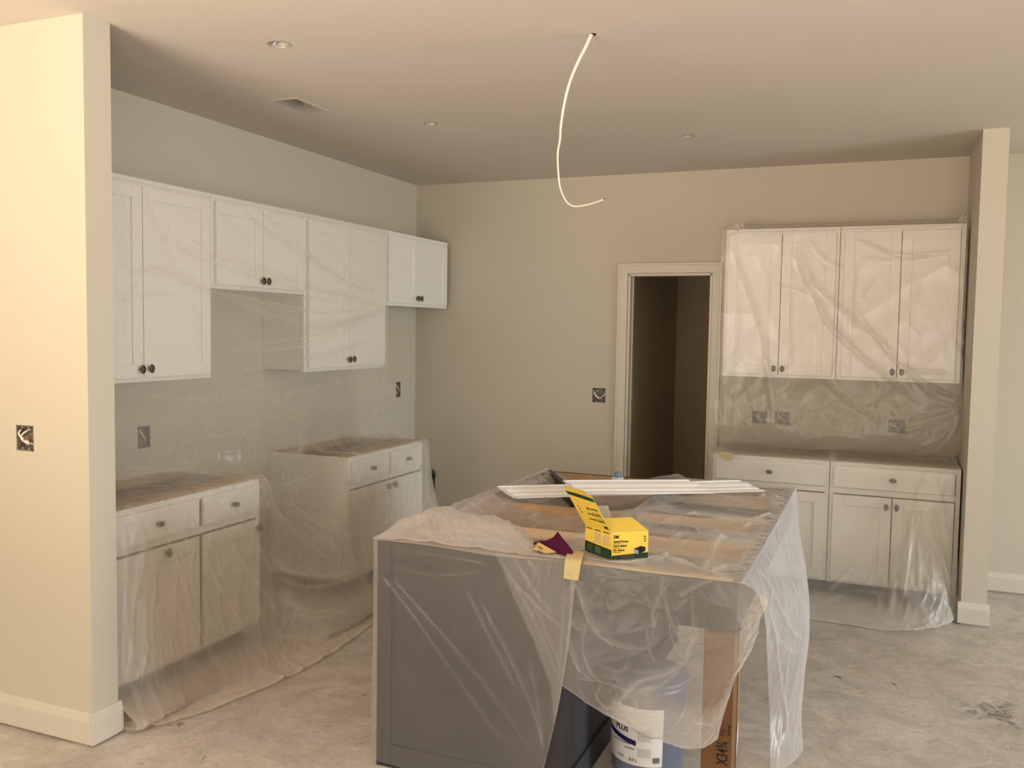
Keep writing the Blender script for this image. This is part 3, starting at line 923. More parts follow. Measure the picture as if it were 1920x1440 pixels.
# ---- right upper sheet
def right_upper():
    Fy = YB-UD-.034
    x0, x1 = -1.045, .474
    def row(y, z, xa=x0, xb=x1, bul=0):
        xs = np.linspace(xa, xb, 9)
        return [(x, y-bul*math.sin(math.pi*i/8), z) for i, x in enumerate(xs)]
    rows = [row(YB-UD+.03, 2.405), row(Fy, 2.372), row(Fy, 2.05), row(Fy-.004, 1.70), row(Fy-.006, 1.40, x0, x1), row(Fy+.005, 1.20, x0-.02, .478, .01),
            row(Fy-.005, 1.04, x0-.005, .478, .015), row(Fy+.03, .945, x0+.01, .468, .02), row(Fy+.09, .892, x0+.02, .42, 0)]
    S = Sheet(rows, 320, 340, (0, -1, 0))
    S.kw = 1.15
    f_ = S.fold
    f_([(1370, 450), (1395, 520), (1425, 610), (1440, 680), (1450, 745), (1448, 820)], .014, .014, 1.0)
    f_([(1430, 660), (1445, 740), (1456, 840)], .016, .020, .8)
    f_([(1485, 445), (1505, 510), (1530, 560), (1560, 610), (1620, 670), (1680, 720), (1740, 770)], .018, .014, 1.1)
    f_([(1500, 445), (1520, 520), (1570, 570), (1640, 630), (1700, 680)], .016, .016, 1.1)
    f_([(1515, 440), (1540, 480), (1590, 505)], .010, .010, .7)
    f_([(1530, 545), (1545, 600), (1600, 660), (1650, 700)], .010, .009, .8)
    f_([(1600, 570), (1640, 630), (1690, 690), (1760, 740)], .010, .010, .8)
    f_([(1450, 530), (1480, 540), (1520, 550)], .008, .008, .7)
    f_([(1590, 440), (1640, 465), (1700, 478), (1790, 468)], .012, .012, .8)
    f_([(1600, 485), (1690, 486), (1800, 470)], .008, .008, .7)
    f_([(1620, 450), (1680, 480), (1760, 480)], .008, .008, .6)
    f_([(1640, 520), (1622, 550), (1615, 565)], .012, .009, .8)
    f_([(1605, 500), (1600, 570), (1605, 620)], .010, .010, .7)
    f_([(1380, 690), (1388, 620), (1384, 560)], .008, .010, .6)
    f_([(1484, 550), (1484, 620), (1486, 690)], .012, .008, .8)
    f_([(1650, 640), (1700, 690), (1790, 700)], .010, .012, .7)
    f_([(1690, 680), (1740, 720), (1795, 745)], .014, .012, .9)
    f_([(1700, 690), (1750, 745), (1798, 768)], .012, .010, .8)
    # radiating from the gather at the right
    for p in [[(1800, 768), (1760, 775), (1700, 790)], [(1800, 768), (1750, 795), (1680, 812)], [(1800, 772), (1770, 815), (1720, 840)], [(1800, 765), (1770, 760), (1735, 765)],
              [(1802, 775), (1785, 815), (1760, 845)]]:
        f_(p, .026, .016, .8, .12)
    f_([(1355, 700), (1358, 760), (1362, 830)], .018, .016, .7)
    f_([(1380, 720), (1375, 780), (1390, 840)], .016, .018, .6)
    f_([(1410, 720), (1420, 780), (1425, 840)], .014, .020, .5)
    f_([(1530, 700), (1600, 760), (1660, 800)], .012, .014, .5)
    f_([(1640, 700), (1640, 760), (1600, 830)], .010, .02, .4)
    f_([(1480, 830), (1560, 815), (1650, 832)], .014, .020, .5)
    f_([(1400, 845), (1500, 838), (1600, 842)], .016, .014, .6)
    f_([(1812, 440), (1806, 520), (1798, 640)], .010, .014, .8)
    f_([(1370, 437), (1580, 432), (1800, 424)], .006, .010, .7, .05)
    low = sstep(1.45, 1.1, S.B[..., 2])
    S.crease(.008, 4, 2.2, 1.6, 4, 2.7)
    S.crease(.009, 4.5, 2.4, 2.5, 3, 6.1, low, .25)
    S.crease(.006, 9, 7, 3, 4, 9.3, low, .2)
    S.crease(.004, 8, 3, -2, 4, 4.1)
    S.th = np.interp(S.B[..., 2], [1.2, 1.42], [1.25, .62])+(S.th-1)*1.1
    # loose tail ends at the top corners
    vv = np.linspace(0, 1, S.disp.shape[0])[:, None]
    S.disp *= sstep(0, .03, vv)
    S.apply(.75)
    S.G[..., 0] = np.minimum(S.G[..., 0], .479)
    # bunched end of film above the left corner, and a tuft at the right
    def tuft(c, sx, sz, sy):
        q = np.linspace(0, 1, 24)
        rows_ = []
        for a in np.linspace(0, 1, 12):
            rows_.append([(c[0]+sx*(u-.5)*(1-.35*a), c[1]+sy*math.sin(math.pi*u)*math.sin(math.pi*a), c[2]+sz*a+.008*math.sin(9*u+5*a)) for u in np.linspace(0, 1, 9)])
        T_ = Sheet(rows_, 30, 16, (0, -1, 0))
        T_.th += 1.2
        T_.crease(.012, 60, 12, 10, 3, .7)
        return T_.apply()
    t1 = tuft((-.95, YB-UD-.005, 2.392), .105, .040, -.03)
    t2 = tuft((.440, YB-UD-.02, 2.392), .06, .045, -.02)
    # edge strip hanging in the slot beside the wall end
    es = Sheet([[(.462+.010*math.sin(3*a), YB-UD-.03+.10*a2, z) for a2, a in zip(np.linspace(0, 1, 6), range(6))] for z in np.linspace(2.37, 1.30, 9)], 24, 120, (1, 0, 0))
    es.crease(.008, 30, 5, 6, 3, 3.3)
    es.th += .5
    es.apply(); es.G[..., 0] = np.clip(es.G[..., 0], .464, .480)
    return build_sheet('plastic_sheet', [S, t1, t2, es], M['film_right'], 'clear plastic film over the right wall cabinets and splash area, tucked above the base tops', parts=('main_sheet', 'bunched_end', 'bunched_end', 'edge_strip'))
right_upper()

# ---- right lower sheet
def right_lower():
    yf = YB-BD-.052
    def row(xs, ys, zs): return list(zip(xs, ys, zs))
    X = np.array([-1.030, -.80, -.45, -.15, .05, .20, .33, .41, .466])
    c = lambda v: np.full(9, v)
    bul = np.array([0, 0, 0, .0, .02, .06, .06, .045, .0])
    rows = [row(X, c(YB-.26), c(.905)), row(X, c(YB-.42), c(.888)), row(X, c(YB-BD+.03), c(.884)), row(X, c(yf), c(.872)),
            row(X, c(yf-.006)-bul*.2, c(.70)),
            row(X, c(yf-.02)-bul*.8, c(.48)),
            row(X, c(yf-.06)-np.array([.05, .05, .04, .03, .06, .10, .10, .05, 0]), c(.27)),
            row(X, c(yf-.16)-np.array([.14, .13, .12, .10, .12, .14, .12, .05, -.06]), c(.09)),
            row(X, c(yf-.33)-np.array([.08, .06, .03, .02, .03, .04, .0, -.06, -.18]), c(.022)),
            row(np.array([-1.03, -.80, -.45, -.13, .03, .16, .28, .36, .40]), np.array([5.45, 5.46, 5.45, 5.44, 5.42, 5.44, 5.52, 5.64, 5.82]), c(.008))]
    S = Sheet(rows, 230, 240, (0, -1, .2))
    f_ = S.fold
    f_([(1712, 950), (1706, 1020), (1700, 1080), (1690, 1130)], .050, .022, 1.3)
    f_([(1722, 940), (1722, 1030), (1725, 1110)], .030, .014, .9)
    f_([(1750, 940), (1755, 1000), (1770, 1060), (1782, 1110)], .040, .018, 1.2)
    f_([(1745, 960), (1748, 1060), (1745, 1130)], .028, .016, .8)
    f_([(1680, 1080), (1672, 1130), (1660, 1175)], .030, .022, .9)
    f_([(1770, 1100), (1755, 1140), (1730, 1165)], .026, .018, .9)
    f_([(1610, 1055), (1570, 1090), (1548, 1110)], .016, .016, .6)
    f_([(1690, 895), (1650, 950), (1600, 1060)], .008, .014, .35)
    f_([(1735, 880), (1715, 930), (1712, 990)], .014, .012, .6)
    f_([(1760, 880), (1768, 940), (1775, 1010)], .012, .012, .6)
    f_([(1785, 885), (1788, 960), (1790, 1030)], .012, .012, .6)
    f_([(1540, 1130), (1600, 1110), (1680, 1120)], .010, .02, .4)
    f_([(1530, 1160), (1600, 1175), (1690, 1185), (1750, 1170)], .006, .010, .5, .1)
    f_([(1345, 858), (1500, 862), (1640, 870), (1800, 882)], .004, .008, .5, .05)
    f_([(1750, 865), (1765, 850), (1790, 872)], .020, .014, .8)
    low = sstep(.5, .15, S.B[..., 2])
    right = sstep(-.05, .25, S.B[..., 0])
    S.crease(.003, 6, 2, 2, 4, 2.2)
    S.crease(.018, 10, 4, 2.5, 3, 8.8, low*(.35+.65*right), .4)
    S.crease(.010, 26, 9, 5, 3, 3.9, low*right, .5)
    S.th += .7*low*right
    S.th = np.interp(S.B[..., 2], [0, .2, .5], [1.2, 1.1, .75])+(S.th-1)*1.5
    vv = np.linspace(0, 1, S.disp.shape[0])[:, None]
    S.th += .8*sstep(.98, 1, vv)
    S.apply(.6)
    S.G[..., 0] = np.minimum(S.G[..., 0], .480)
    return build_sheet('plastic_sheet', [S], M['film_right'], 'clear plastic film draped over the right base cabinets, bulging at the wall end')
right_lower()

# ---- island sheets
def island_front_sheet():
    """covers the front panel tightly, folds over the top edge and hangs down the left side"""
    y = IY0-.010
    # front panel, right edge slants
    def rowf(z, xr, dy=0): return [(IX0-.014, y+.004, z), (IX0+.25, y-dy*.5, z), (-1.25, y-dy, z), ((xr-1.25)/2, y-dy*1.1-.006, z), (xr, y-dy-.012, z)]
    A = Sheet([rowf(.888, -.945), rowf(.80, -.948), rowf(.60, -.962, .01), rowf(.40, -.990, .015), rowf(.20, -1.03, .02), rowf(.02, -1.07, .025)], 200, 200, (0, -1, 0))
    A.kw = .55
    f_ = A.fold
    f_([(712, 1075), (790, 1175), (870, 1290), (950, 1400)], .009, .007, .8, .05)
    f_([(735, 1085), (830, 1190), (930, 1310), (1000, 1410)], .009, .007, .7, .05)
    f_([(720, 1060), (820, 1080), (930, 1070)], .004, .006, .5)
    f_([(712, 1030), (830, 1045), (925, 1062)], .004, .006, .6, .05)
    f_([(715, 1210), (790, 1300), (850, 1380)], .006, .008, .5)
    f_([(705, 1040), (704, 1200), (702, 1400)], .004, .008, .9, .03)
    # second layer: the doubled-over strip
    A.th *= .5
    B = A.B
    X = A.B[..., 0]; Z = A.B[..., 2]
    left_edge = np.interp(Z.ravel(), [0.0, .20, .45, .60, .75, .89], [-.93, -1.00, -1.03, -1.10, -1.19, -1.262]).reshape(Z.shape)
    A.th += .9*sstep(0, .012, X-left_edge)
    haze = sstep(-.34, 0, X-left_edge)*sstep(-.20, .35, .9-Z)
    A.th += .2*haze
    for p, a_ in (([(930, 1040), (980, 1120), (1020, 1200), (1052, 1275)], .010), ([(955, 1040), (1000, 1105), (1040, 1160)], .010), ([(985, 1045), (1005, 1080), (985, 1110)], .010),
              ([(1010, 1050), (1012, 1110), (1015, 1160)], .010), ([(1000, 1130), (1030, 1200), (1055, 1250)], .008), ([(1035, 1055), (1030, 1080), (1020, 1100)], .008),
              ([(1062, 1090), (1055, 1180), (1050, 1290)], .008), ([(960, 1090), (1020, 1150), (1060, 1180)], .008), ([(895, 1120), (950, 1220), (1000, 1330), (1025, 1420)], .012),
              ([(870, 1100), (920, 1200), (980, 1310)], .010), ([(990, 1230), (1010, 1320), (1020, 1420)], .010)):
        f_(p, a_, .010, .7)
    A.crease(.006, 5, 2, 2.6, 4, 3.3)
    A.crease(.006, 22, 4, 5, 3, 6.6, sstep(-.05, .05, X-left_edge), .25)
    uu = np.linspace(0, 1, A.disp.shape[1])[None, :]
    A.th += .9*sstep(.992, 1, uu)
    A.apply(.5)
    # left side, hanging
    x = IX0-.012
    L = Sheet([[(x, IY0-.004, z), (x-.010, 3.3, z), (x-.014, 4.0, z), (x, 4.83, z)] for z in (.888, .6, .3, .02)], 90, 60, (-1, 0, 0))
    L.crease(.010, 4, 1.2, 1, 3, 1.1)
    L.apply()
    # puffed roll bunched on the top at the near-left corner
    R0 = [(-1.748, 2.900, .889), (-1.62, 2.903, .889), (-1.45, 2.905, .889), (-1.28, 2.905, .889), (-1.10, 2.908, .889), (-.95, 2.908, .889)]
    R1 = [(-1.738, 2.97, .905), (-1.62, 2.95, .905), (-1.45, 2.95, .898), (-1.30, 2.95, .900), (-1.16, 2.95, .897), (-1.05, 2.95, .890)]
    R2 = [(-1.730, 3.06, .930), (-1.60, 3.02, .952), (-1.46, 3.00, .946), (-1.32, 3.00, .955), (-1.20, 2.99, .935), (-1.13, 2.98, .895)]
    R3 = [(-1.715, 3.16, .930), (-1.60, 3.10, .978), (-1.46, 3.07, .968), (-1.33, 3.06, .972), (-1.22, 3.05, .945), (-1.15, 3.02, .895)]
    R4 = [(-1.705, 3.26, .905), (-1.60, 3.19, .965), (-1.46, 3.14, .955), (-1.34, 3.13, .955), (-1.24, 3.10, .930), (-1.17, 3.06, .893)]
    R5 = [(-1.700, 3.33, .890), (-1.60, 3.25, .900), (-1.46, 3.20, .900), (-1.34, 3.18, .900), (-1.25, 3.14, .896), (-1.18, 3.08, .888)]
    P = Sheet([R0, R1, R2, R3, R4, R5], 140, 70, (0, -.4, 1))
    P.th += 1.4
    for p in ([(730, 1010), (800, 1018), (920, 1032)], [(790, 1015), (850, 1010), (940, 1012)], [(800, 1000), (860, 995), (930, 1005)], [(860, 985), (900, 1000), (970, 1022)],
              [(840, 970), (830, 990), (845, 1005)], [(780, 990), (830, 1010), (860, 1020)]):
        P.fold(p, .014, .014, .5)
    P.crease(.012, 10, 8, 5, 3, 4.4)
    P.crease(.006, 24, 16, 8, 3, 2.4)
    P.apply(.6)
    return build_sheet('plastic_sheet', [A, L, P], M['film_island'], 'plastic film pulled tight over the island front panel, bunched on its near left corner', parts=('front_drop', 'side_drop', 'bunched_roll'))
island_front_sheet()

def island_top_sheet():
    # rows run along x at fixed y; sag over the open box and between the rails
    xs = [IX0-.012, IX0+.06, -1.52, -1.25, -1.06, IM, -.86, -.66, -.50, -.41, IX1+.0165]
    def row(y, zl, zbox, zrail, zr=.890): return [(xs[0], y, zl), (xs[1], y, zl-.002), (xs[2], y, zbox), (xs[3], y, zbox-.01), (xs[4], y, (zbox+.885)/2), (xs[5], y, .889),
                                                  (xs[6], y, zrail), (xs[7], y, zrail-.004), (xs[8], y, zrail), (xs[9], y, .888), (xs[10], y, zr)]
    rows = [row(2.884, .889, .889, .889, .887), row(2.935, .890, .888, .889), row(3.03, .890, .872, .882), row(3.20, .890, .845, .858), row(3.34, .890, .862, .862), row(3.47, .890, .83, .886),
            row(3.68, .890, .79, .858), row(3.85, .890, .86, .884), row(3.90, .890, .85, .886), row(4.15, .890, .80, .856), row(4.42, .874, .80, .886), row(4.60, .868, .80, .862),
            row(4.74, .866, .80, .888), row(4.79, .864, .83, .890), row(4.815, .862, .862, .892)]
    S = Sheet(rows, 230, 300, (0, 0, 1))
    f_ = S.fold
    f_([(830, 975), (900, 940), (960, 920), (1025, 900)], .012, .010, 1.0, .05)
    f_([(835, 985), (940, 950), (1050, 935)], .012, .016, .6)
    f_([(920, 985), (1000, 972), (1090, 955)], .022, .016, .8)
    f_([(930, 1000), (1010, 990), (1095, 972)], .018, .014, .6)
    f_([(945, 965), (1020, 955), (1085, 945)], .014, .014, .5)
    f_([(1000, 1010), (1050, 1000), (1095, 1000)], .014, .014, .5)
    f_([(1080, 945), (1160, 930), (1250, 925), (1400, 938)], .012, .016, .7)
    f_([(1190, 960), (1290, 945), (1380, 935)], .012, .010, .6)
    f_([(1220, 990), (1300, 965), (1400, 945)], .016, .012, .9)
    f_([(1400, 985), (1350, 1010), (1325, 1060), (1320, 1075)], .020, .010, 1.4, .06)
    f_([(1450, 965), (1400, 985), (1345, 1015)], .020, .011, 1.2, .06)
    f_([(1225, 1040), (1265, 1010), (1295, 990), (1320, 1005)], .014, .010, .8)
    f_([(1230, 1050), (1280, 1020), (1340, 1010)], .010, .010, .6)
    f_([(1440, 935), (1450, 945), (1480, 955)], .020, .014, 1.0)
    f_([(1425, 938), (1440, 930), (1460, 940)], .026, .018, 1.2)
    f_([(1330, 1080), (1360, 1065), (1390, 1060)], .016, .012, .9)
    f_([(1100, 1050), (1180, 1062), (1240, 1050), (1300, 1068), (1340, 1080)], .018, .024, .9)
    f_([(1215, 1062), (1255, 1052), (1300, 1066)], .016, .020, .5)
    f_([(985, 1035), (1040, 1048), (1090, 1050)], .010, .012, .7)
    f_([(1180, 885), (1240, 882), (1290, 893)], .030, .03, .6)
    # gathered crinkles along the right edge
    for i in range(22):
        yy = 3.02+1.7*i/21+random.uniform(-.02, .02)
        f_([(-.50-random.uniform(0, .03), yy-.03, .888), (-.44, yy, .890), (IX1+.01, yy+.03, .89)], .012, .009, .8, .1, world=True)
    S.disp *= 1.5
    S.crease(.005, 5, 3, 2.2, 3, 7.2)
    S.crease(.003, 14, 5, 5, 3, 2.9)
    bx = sstep(-1.0, -1.15, S.B[..., 0])
    S.crease(.008, 1.2, 7, 2.0, 3, 5.1, bx, .3)
    v_ = np.linspace(0, 1, S.disp.shape[0])[:, None]
    S.disp *= sstep(0, .012, v_)
    S.th = .95+(S.th-1)*1.7
    S.apply(.95)

    # front flap over the overhang, scooped hem, corner flared outwards at the right
    y = IY0-.014
    def r(z, xa, xb, out, fl): return [(xa, y-.012, z[0]), (xa+(xb-xa)*.25, y-out, z[1]), (xa+(xb-xa)*.5, y-out*1.2, z[2]), (xa+(xb-xa)*.75, y-out, z[3]), (xa+(xb-xa)*.9, y-out*.7-fl*.4, z[4]), (xb, y-fl, z[5])]
    F = Sheet([r((.889,)*6, -.985, -.385, .0, .0),
               r((.835, .825, .82, .82, .845, .872), -.965, -.335, .008, .035),
               r((.74, .72, .70, .70, .775, .850), -.962, -.296, .020, .06),
               r((.63, .585, .56, .555, .66, .790), -.968, -.318, .030, .06),
               r((.535, .47, .43, .42, .52, .640), -.975, -.378, .034, .04),
               r((.48, .42, .38, .342, .385, .470), -.985, -.425, .030, .03),
               r((.452, .395, .355, .322, .332, .372), -.985, -.445, .026, .025)], 260, 240, (0, -1, 0))
    F.kw = .5
    g = F.fold
    g([(1085, 1090), (1100, 1150), (1125, 1190), (1160, 1210), (1195, 1220)], .022, .011, 1.1, .06)
    g([(1075, 1085), (1095, 1130), (1128, 1190)], .018, .012, .9, .05)
    g([(1105, 1160), (1095, 1210), (1110, 1260), (1135, 1280)], .018, .009, 1.0)
    g([(1065, 1160), (1090, 1180), (1108, 1155)], .012, .008, .8)
    g([(1060, 1200), (1085, 1250), (1115, 1275)], .014, .009, .8)
    g([(1058, 1190), (1075, 1215), (1090, 1265)], .012, .008, .8)
    g([(1135, 1280), (1120, 1300), (1135, 1325), (1160, 1330)], .014, .008, .9)
    g([(1080, 1270), (1135, 1280), (1190, 1300)], .010, .008, .7)
    g([(1245, 1075), (1240, 1110), (1225, 1150), (1230, 1180)], .020, .011, 1.2, .08)
    g([(1245, 1095), (1255, 1150), (1285, 1220)], .016, .009, 1.0)
    g([(1235, 1145), (1225, 1190), (1232, 1205)], .012, .008, .8)
    g([(1212, 1165), (1218, 1215), (1232, 1250)], .012, .008, .9)
    g([(1255, 1160), (1262, 1200), (1275, 1230)], .010, .008, .7)
    g([(1272, 1120), (1340, 1085), (1400, 1055)], .024, .011, 1.3, .06)
    g([(1300, 1110), (1300, 1160), (1302, 1190)], .010, .008, .7)
    g([(1318, 1180), (1300, 1205), (1285, 1240), (1250, 1265), (1200, 1280), (1170, 1310), (1160, 1325)], .028, .014, 1.3, .08)
    g([(1280, 1250), (1240, 1285), (1195, 1300)], .020, .018, 1.0)
    g([(1120, 1245), (1160, 1260), (1190, 1245)], .010, .010, .5)
    g([(1150, 1360), (1230, 1350), (1300, 1340)], .006, .012, .4)
    g([(1300, 1356), (1330, 1358), (1342, 1362)], .012, .006, 1.2)
    g([(1240, 1370), (1290, 1378), (1330, 1375)], .006, .008, .5)
    g([(1105, 1075), (1180, 1085), (1240, 1068)], .012, .010, .7)
    g([(1130, 1065), (1180, 1060), (1220, 1055)], .010, .008, .6)
    # crumpled band along the flared corner
    X, Z = F.B[..., 0], F.B[..., 2]
    uu = np.linspace(0, 1, F.disp.shape[1])[None, :]; vv = np.linspace(0, 1, F.disp.shape[0])[:, None]
    band = sstep(.80, .90, uu)*sstep(.05, .25, vv)
    F.crease(.014, 16, 30, 14, 2, 3.3, band, .5)
    F.crease(.016, 9, 11, 7, 2, 8.3, band, .5)
    F.th += .35*band
    F.crease(.012, 6, 4, 3, 3, 5.9)
    F.crease(.008, 12, 10, 6, 4, 1.9)
    F.crease(.006, 20, 9, -9, 4, 6.4)
    F.th += .8*sstep(.985, 1, vv)+.5*sstep(.99, 1, uu)
    # bottom part in two layers
    F.th += 1.6*sstep(.64, .80, vv)*sstep(.22, .42, uu)
    F.disp *= sstep(0, .04, vv)
    F.apply(.42)

    # sheet over the right side, narrowing to a tail that reaches the slab
    x = IX1+.016
    C = Sheet([[(x-.002, 2.884, .889), (x, 3.3, .889), (x, 3.8, .889), (x, 4.3, .889), (x, 4.82, .892)],
               [(x+.025, 3.06, .81), (x+.035, 3.4, .81), (x+.03, 3.8, .80), (x+.03, 4.3, .80), (x+.012, 4.80, .80)],
               [(x+.035, 3.20, .70), (x+.07, 3.5, .69), (x+.09, 3.85, .68), (x+.085, 4.25, .67), (x+.03, 4.72, .66)],
               [(x+.030, 3.36, .55), (x+.085, 3.6, .54), (x+.12, 3.88, .52), (x+.12, 4.18, .50), (x+.06, 4.55, .50)],
               [(x+.025, 3.48, .40), (x+.09, 3.65, .39), (x+.13, 3.85, .38), (x+.135, 4.06, .37), (x+.10, 4.30, .36)],
               [(x+.030, 3.54, .23), (x+.09, 3.64, .23), (x+.12, 3.75, .22), (x+.13, 3.87, .22), (x+.12, 3.98, .22)],
               [(x+.040, 3.50, .10), (x+.09, 3.58, .10), (x+.12, 3.66, .10), (x+.13, 3.74, .10), (x+.13, 3.80, .10)],
               [(x+.055, 3.43, .010), (x+.09, 3.50, .010), (x+.12, 3.57, .010), (x+.14, 3.64, .010), (x+.15, 3.70, .010)]], 170, 200, (1, -.4, 0))
    q = C.fold
    q([(1440, 960), (1455, 1000), (1462, 1020)], .020, .012, .9)
    q([(1480, 930), (1488, 980), (1495, 1040)], .016, .016, .9)
    q([(1405, 1060), (1440, 1100), (1480, 1180), (1515, 1210)], .024, .016, .9)
    q([(1470, 990), (1480, 1060), (1500, 1120)], .014, .02, .6)
    q([(1440, 1140), (1455, 1220), (1470, 1330), (1465, 1430)], .020, .014, 1.0)
    q([(1480, 1190), (1470, 1280), (1480, 1400)], .016, .016, .8)
    q([(1510, 1180), (1500, 1280), (1495, 1400)], .016, .012, .9)
    q([(1445, 1180), (1480, 1220), (1510, 1215)], .014, .016, .6)
    q([(1460, 1060), (1490, 1110), (1515, 1150)], .012, .016, .6)
    for i in range(16):
        yy = 3.0+1.7*i/15+random.uniform(-.02, .02)
        q([(x, yy, .889), (x+.03, yy+.04, .82), (x+.05, yy+.06, .72-random.uniform(0, .1))], .012, .012, .7, .2, world=True)
    C.crease(.007, 5, 1.2, 1.4, 3, 2.2)
    C.crease(.003, 14, 5, 4, 3, 7.7)
    C.kw = .9
    C.th += .1
    vv = np.linspace(0, 1, C.disp.shape[0])[:, None]
    C.disp *= sstep(0, .05, vv)
    C.th += .35*sstep(.6, .85, vv)
    C.th *= .72
    C.apply(.6)
    C.G[..., 0] = np.maximum(C.G[..., 0], IX1+.006)
    return build_sheet('plastic_sheet', [S, F, C], M['film_island'], 'crumpled plastic film over the island top, hanging as a front flap and right-hand tail', parts=('top_spread', 'front_flap', 'side_tail'))
island_top_sheet()

# ------------------------------------------------------------------ things on the island
def moulding(pL, pR, mL, mR, w, h, z0, label):
    """crown moulding lying face up; pL/pR its back edge ends, mitred by mL/mR (shift of the front edge along the length)"""
    pL, pR = Vector(pL), Vector(pR)
    d = (pR-pL).normalized(); n = Vector((d.y, -d.x, 0))
    root = thing('crown_moulding', label, 'moulding', tuple((pL+pR)/2+n*w/2+Vector((0, 0, z0-(pL.z+pR.z)/2))))
    prof = [(0, h), (.10*w, h+.002), (.16*w, h-.006), (.22*w, h-.007), (.34*w, h*.86), (.46*w, h*.72), (.56*w, h*.50), (.66*w, h*.40), (.74*w, h*.40), (.80*w, h*.22), (.9*w, h*.2), (w, h*.14), (w, 0), (.86*w, 0), (.5*w, h*.28), (.1*w, h*.8), (0, h*.86)]
    k = len(prof)
    a = [Vector((pL.x, pL.y, z0+zz))+n*u+d*(mL*u/w) for u, zz in prof]
    c = [Vector((pR.x, pR.y, z0+zz))+n*u+d*(mR*u/w) for u, zz in prof]
    b = MB().add(a+c, [(i, (i+1) % k, k+(i+1) % k, k+i) for i in range(k)])
    b.build('strip', M['moulding'], root)
    for (e, nm) in ((a, 'cut_end'), (c, 'cut_end')):
        s_ = 1 if e is c else -1
        cen = sum(e, Vector())/k
        m = MB()
        ee = [p+d*(.001*s_) for p in e]
        m.add(ee+[p-d*(.003*s_) for p in e], [tuple(range(k)), tuple(range(k, 2*k))]+[(i, (i+1) % k, k+(i+1) % k, k+i) for i in range(k)])
        m.build(nm, M['moulding'], root)
    return root
zA, hA = .893, .042
moulding(at(932, 911, 2, zA+hA), at(1382, 900, 2, zA+hA), .07, .10, .11, hA, zA, 'longer white crown moulding across the island, its bare left end toward the wall')
zB = .938
moulding(at(1056, 900, 2, zB+.046), at(1286, 899, 2, zB+.046), .06, .10, .12, .046, zB, 'shorter white crown moulding on top, behind the yellow box')

def text_mesh(s, size, bold=.0):
    c = bpy.data.curves.new('t', 'FONT')
    c.body = s; c.size = size; c.offset = bold
    c.resolution_u = 2
    o = bpy.data.objects.new('t', c)
    COL.objects.link(o)
    dg = bpy.context.evaluated_depsgraph_get()
    me = bpy.data.meshes.new_from_object(o.evaluated_get(dg))
    V = [v.co.copy() for v in me.vertices]
    Fs = [tuple(p.vertices) for p in me.polygons]
    bpy.data.objects.remove(o); bpy.data.meshes.remove(me)
    return V, Fs

def put_text(b, s, size, org, ux, uy, bold=0., width=None, mi=0):
    """flat print: letters laid on a face, org = lower-left, ux/uy unit vectors of the writing"""
    V, Fs = text_mesh(s, size, bold)
    if not V: return
    w = max(v.x for v in V)
    k = (width/w) if width else 1
    b.add([Vector(org)+Vector(ux)*v.x*k+Vector(uy)*v.y for v in V], Fs, mi)

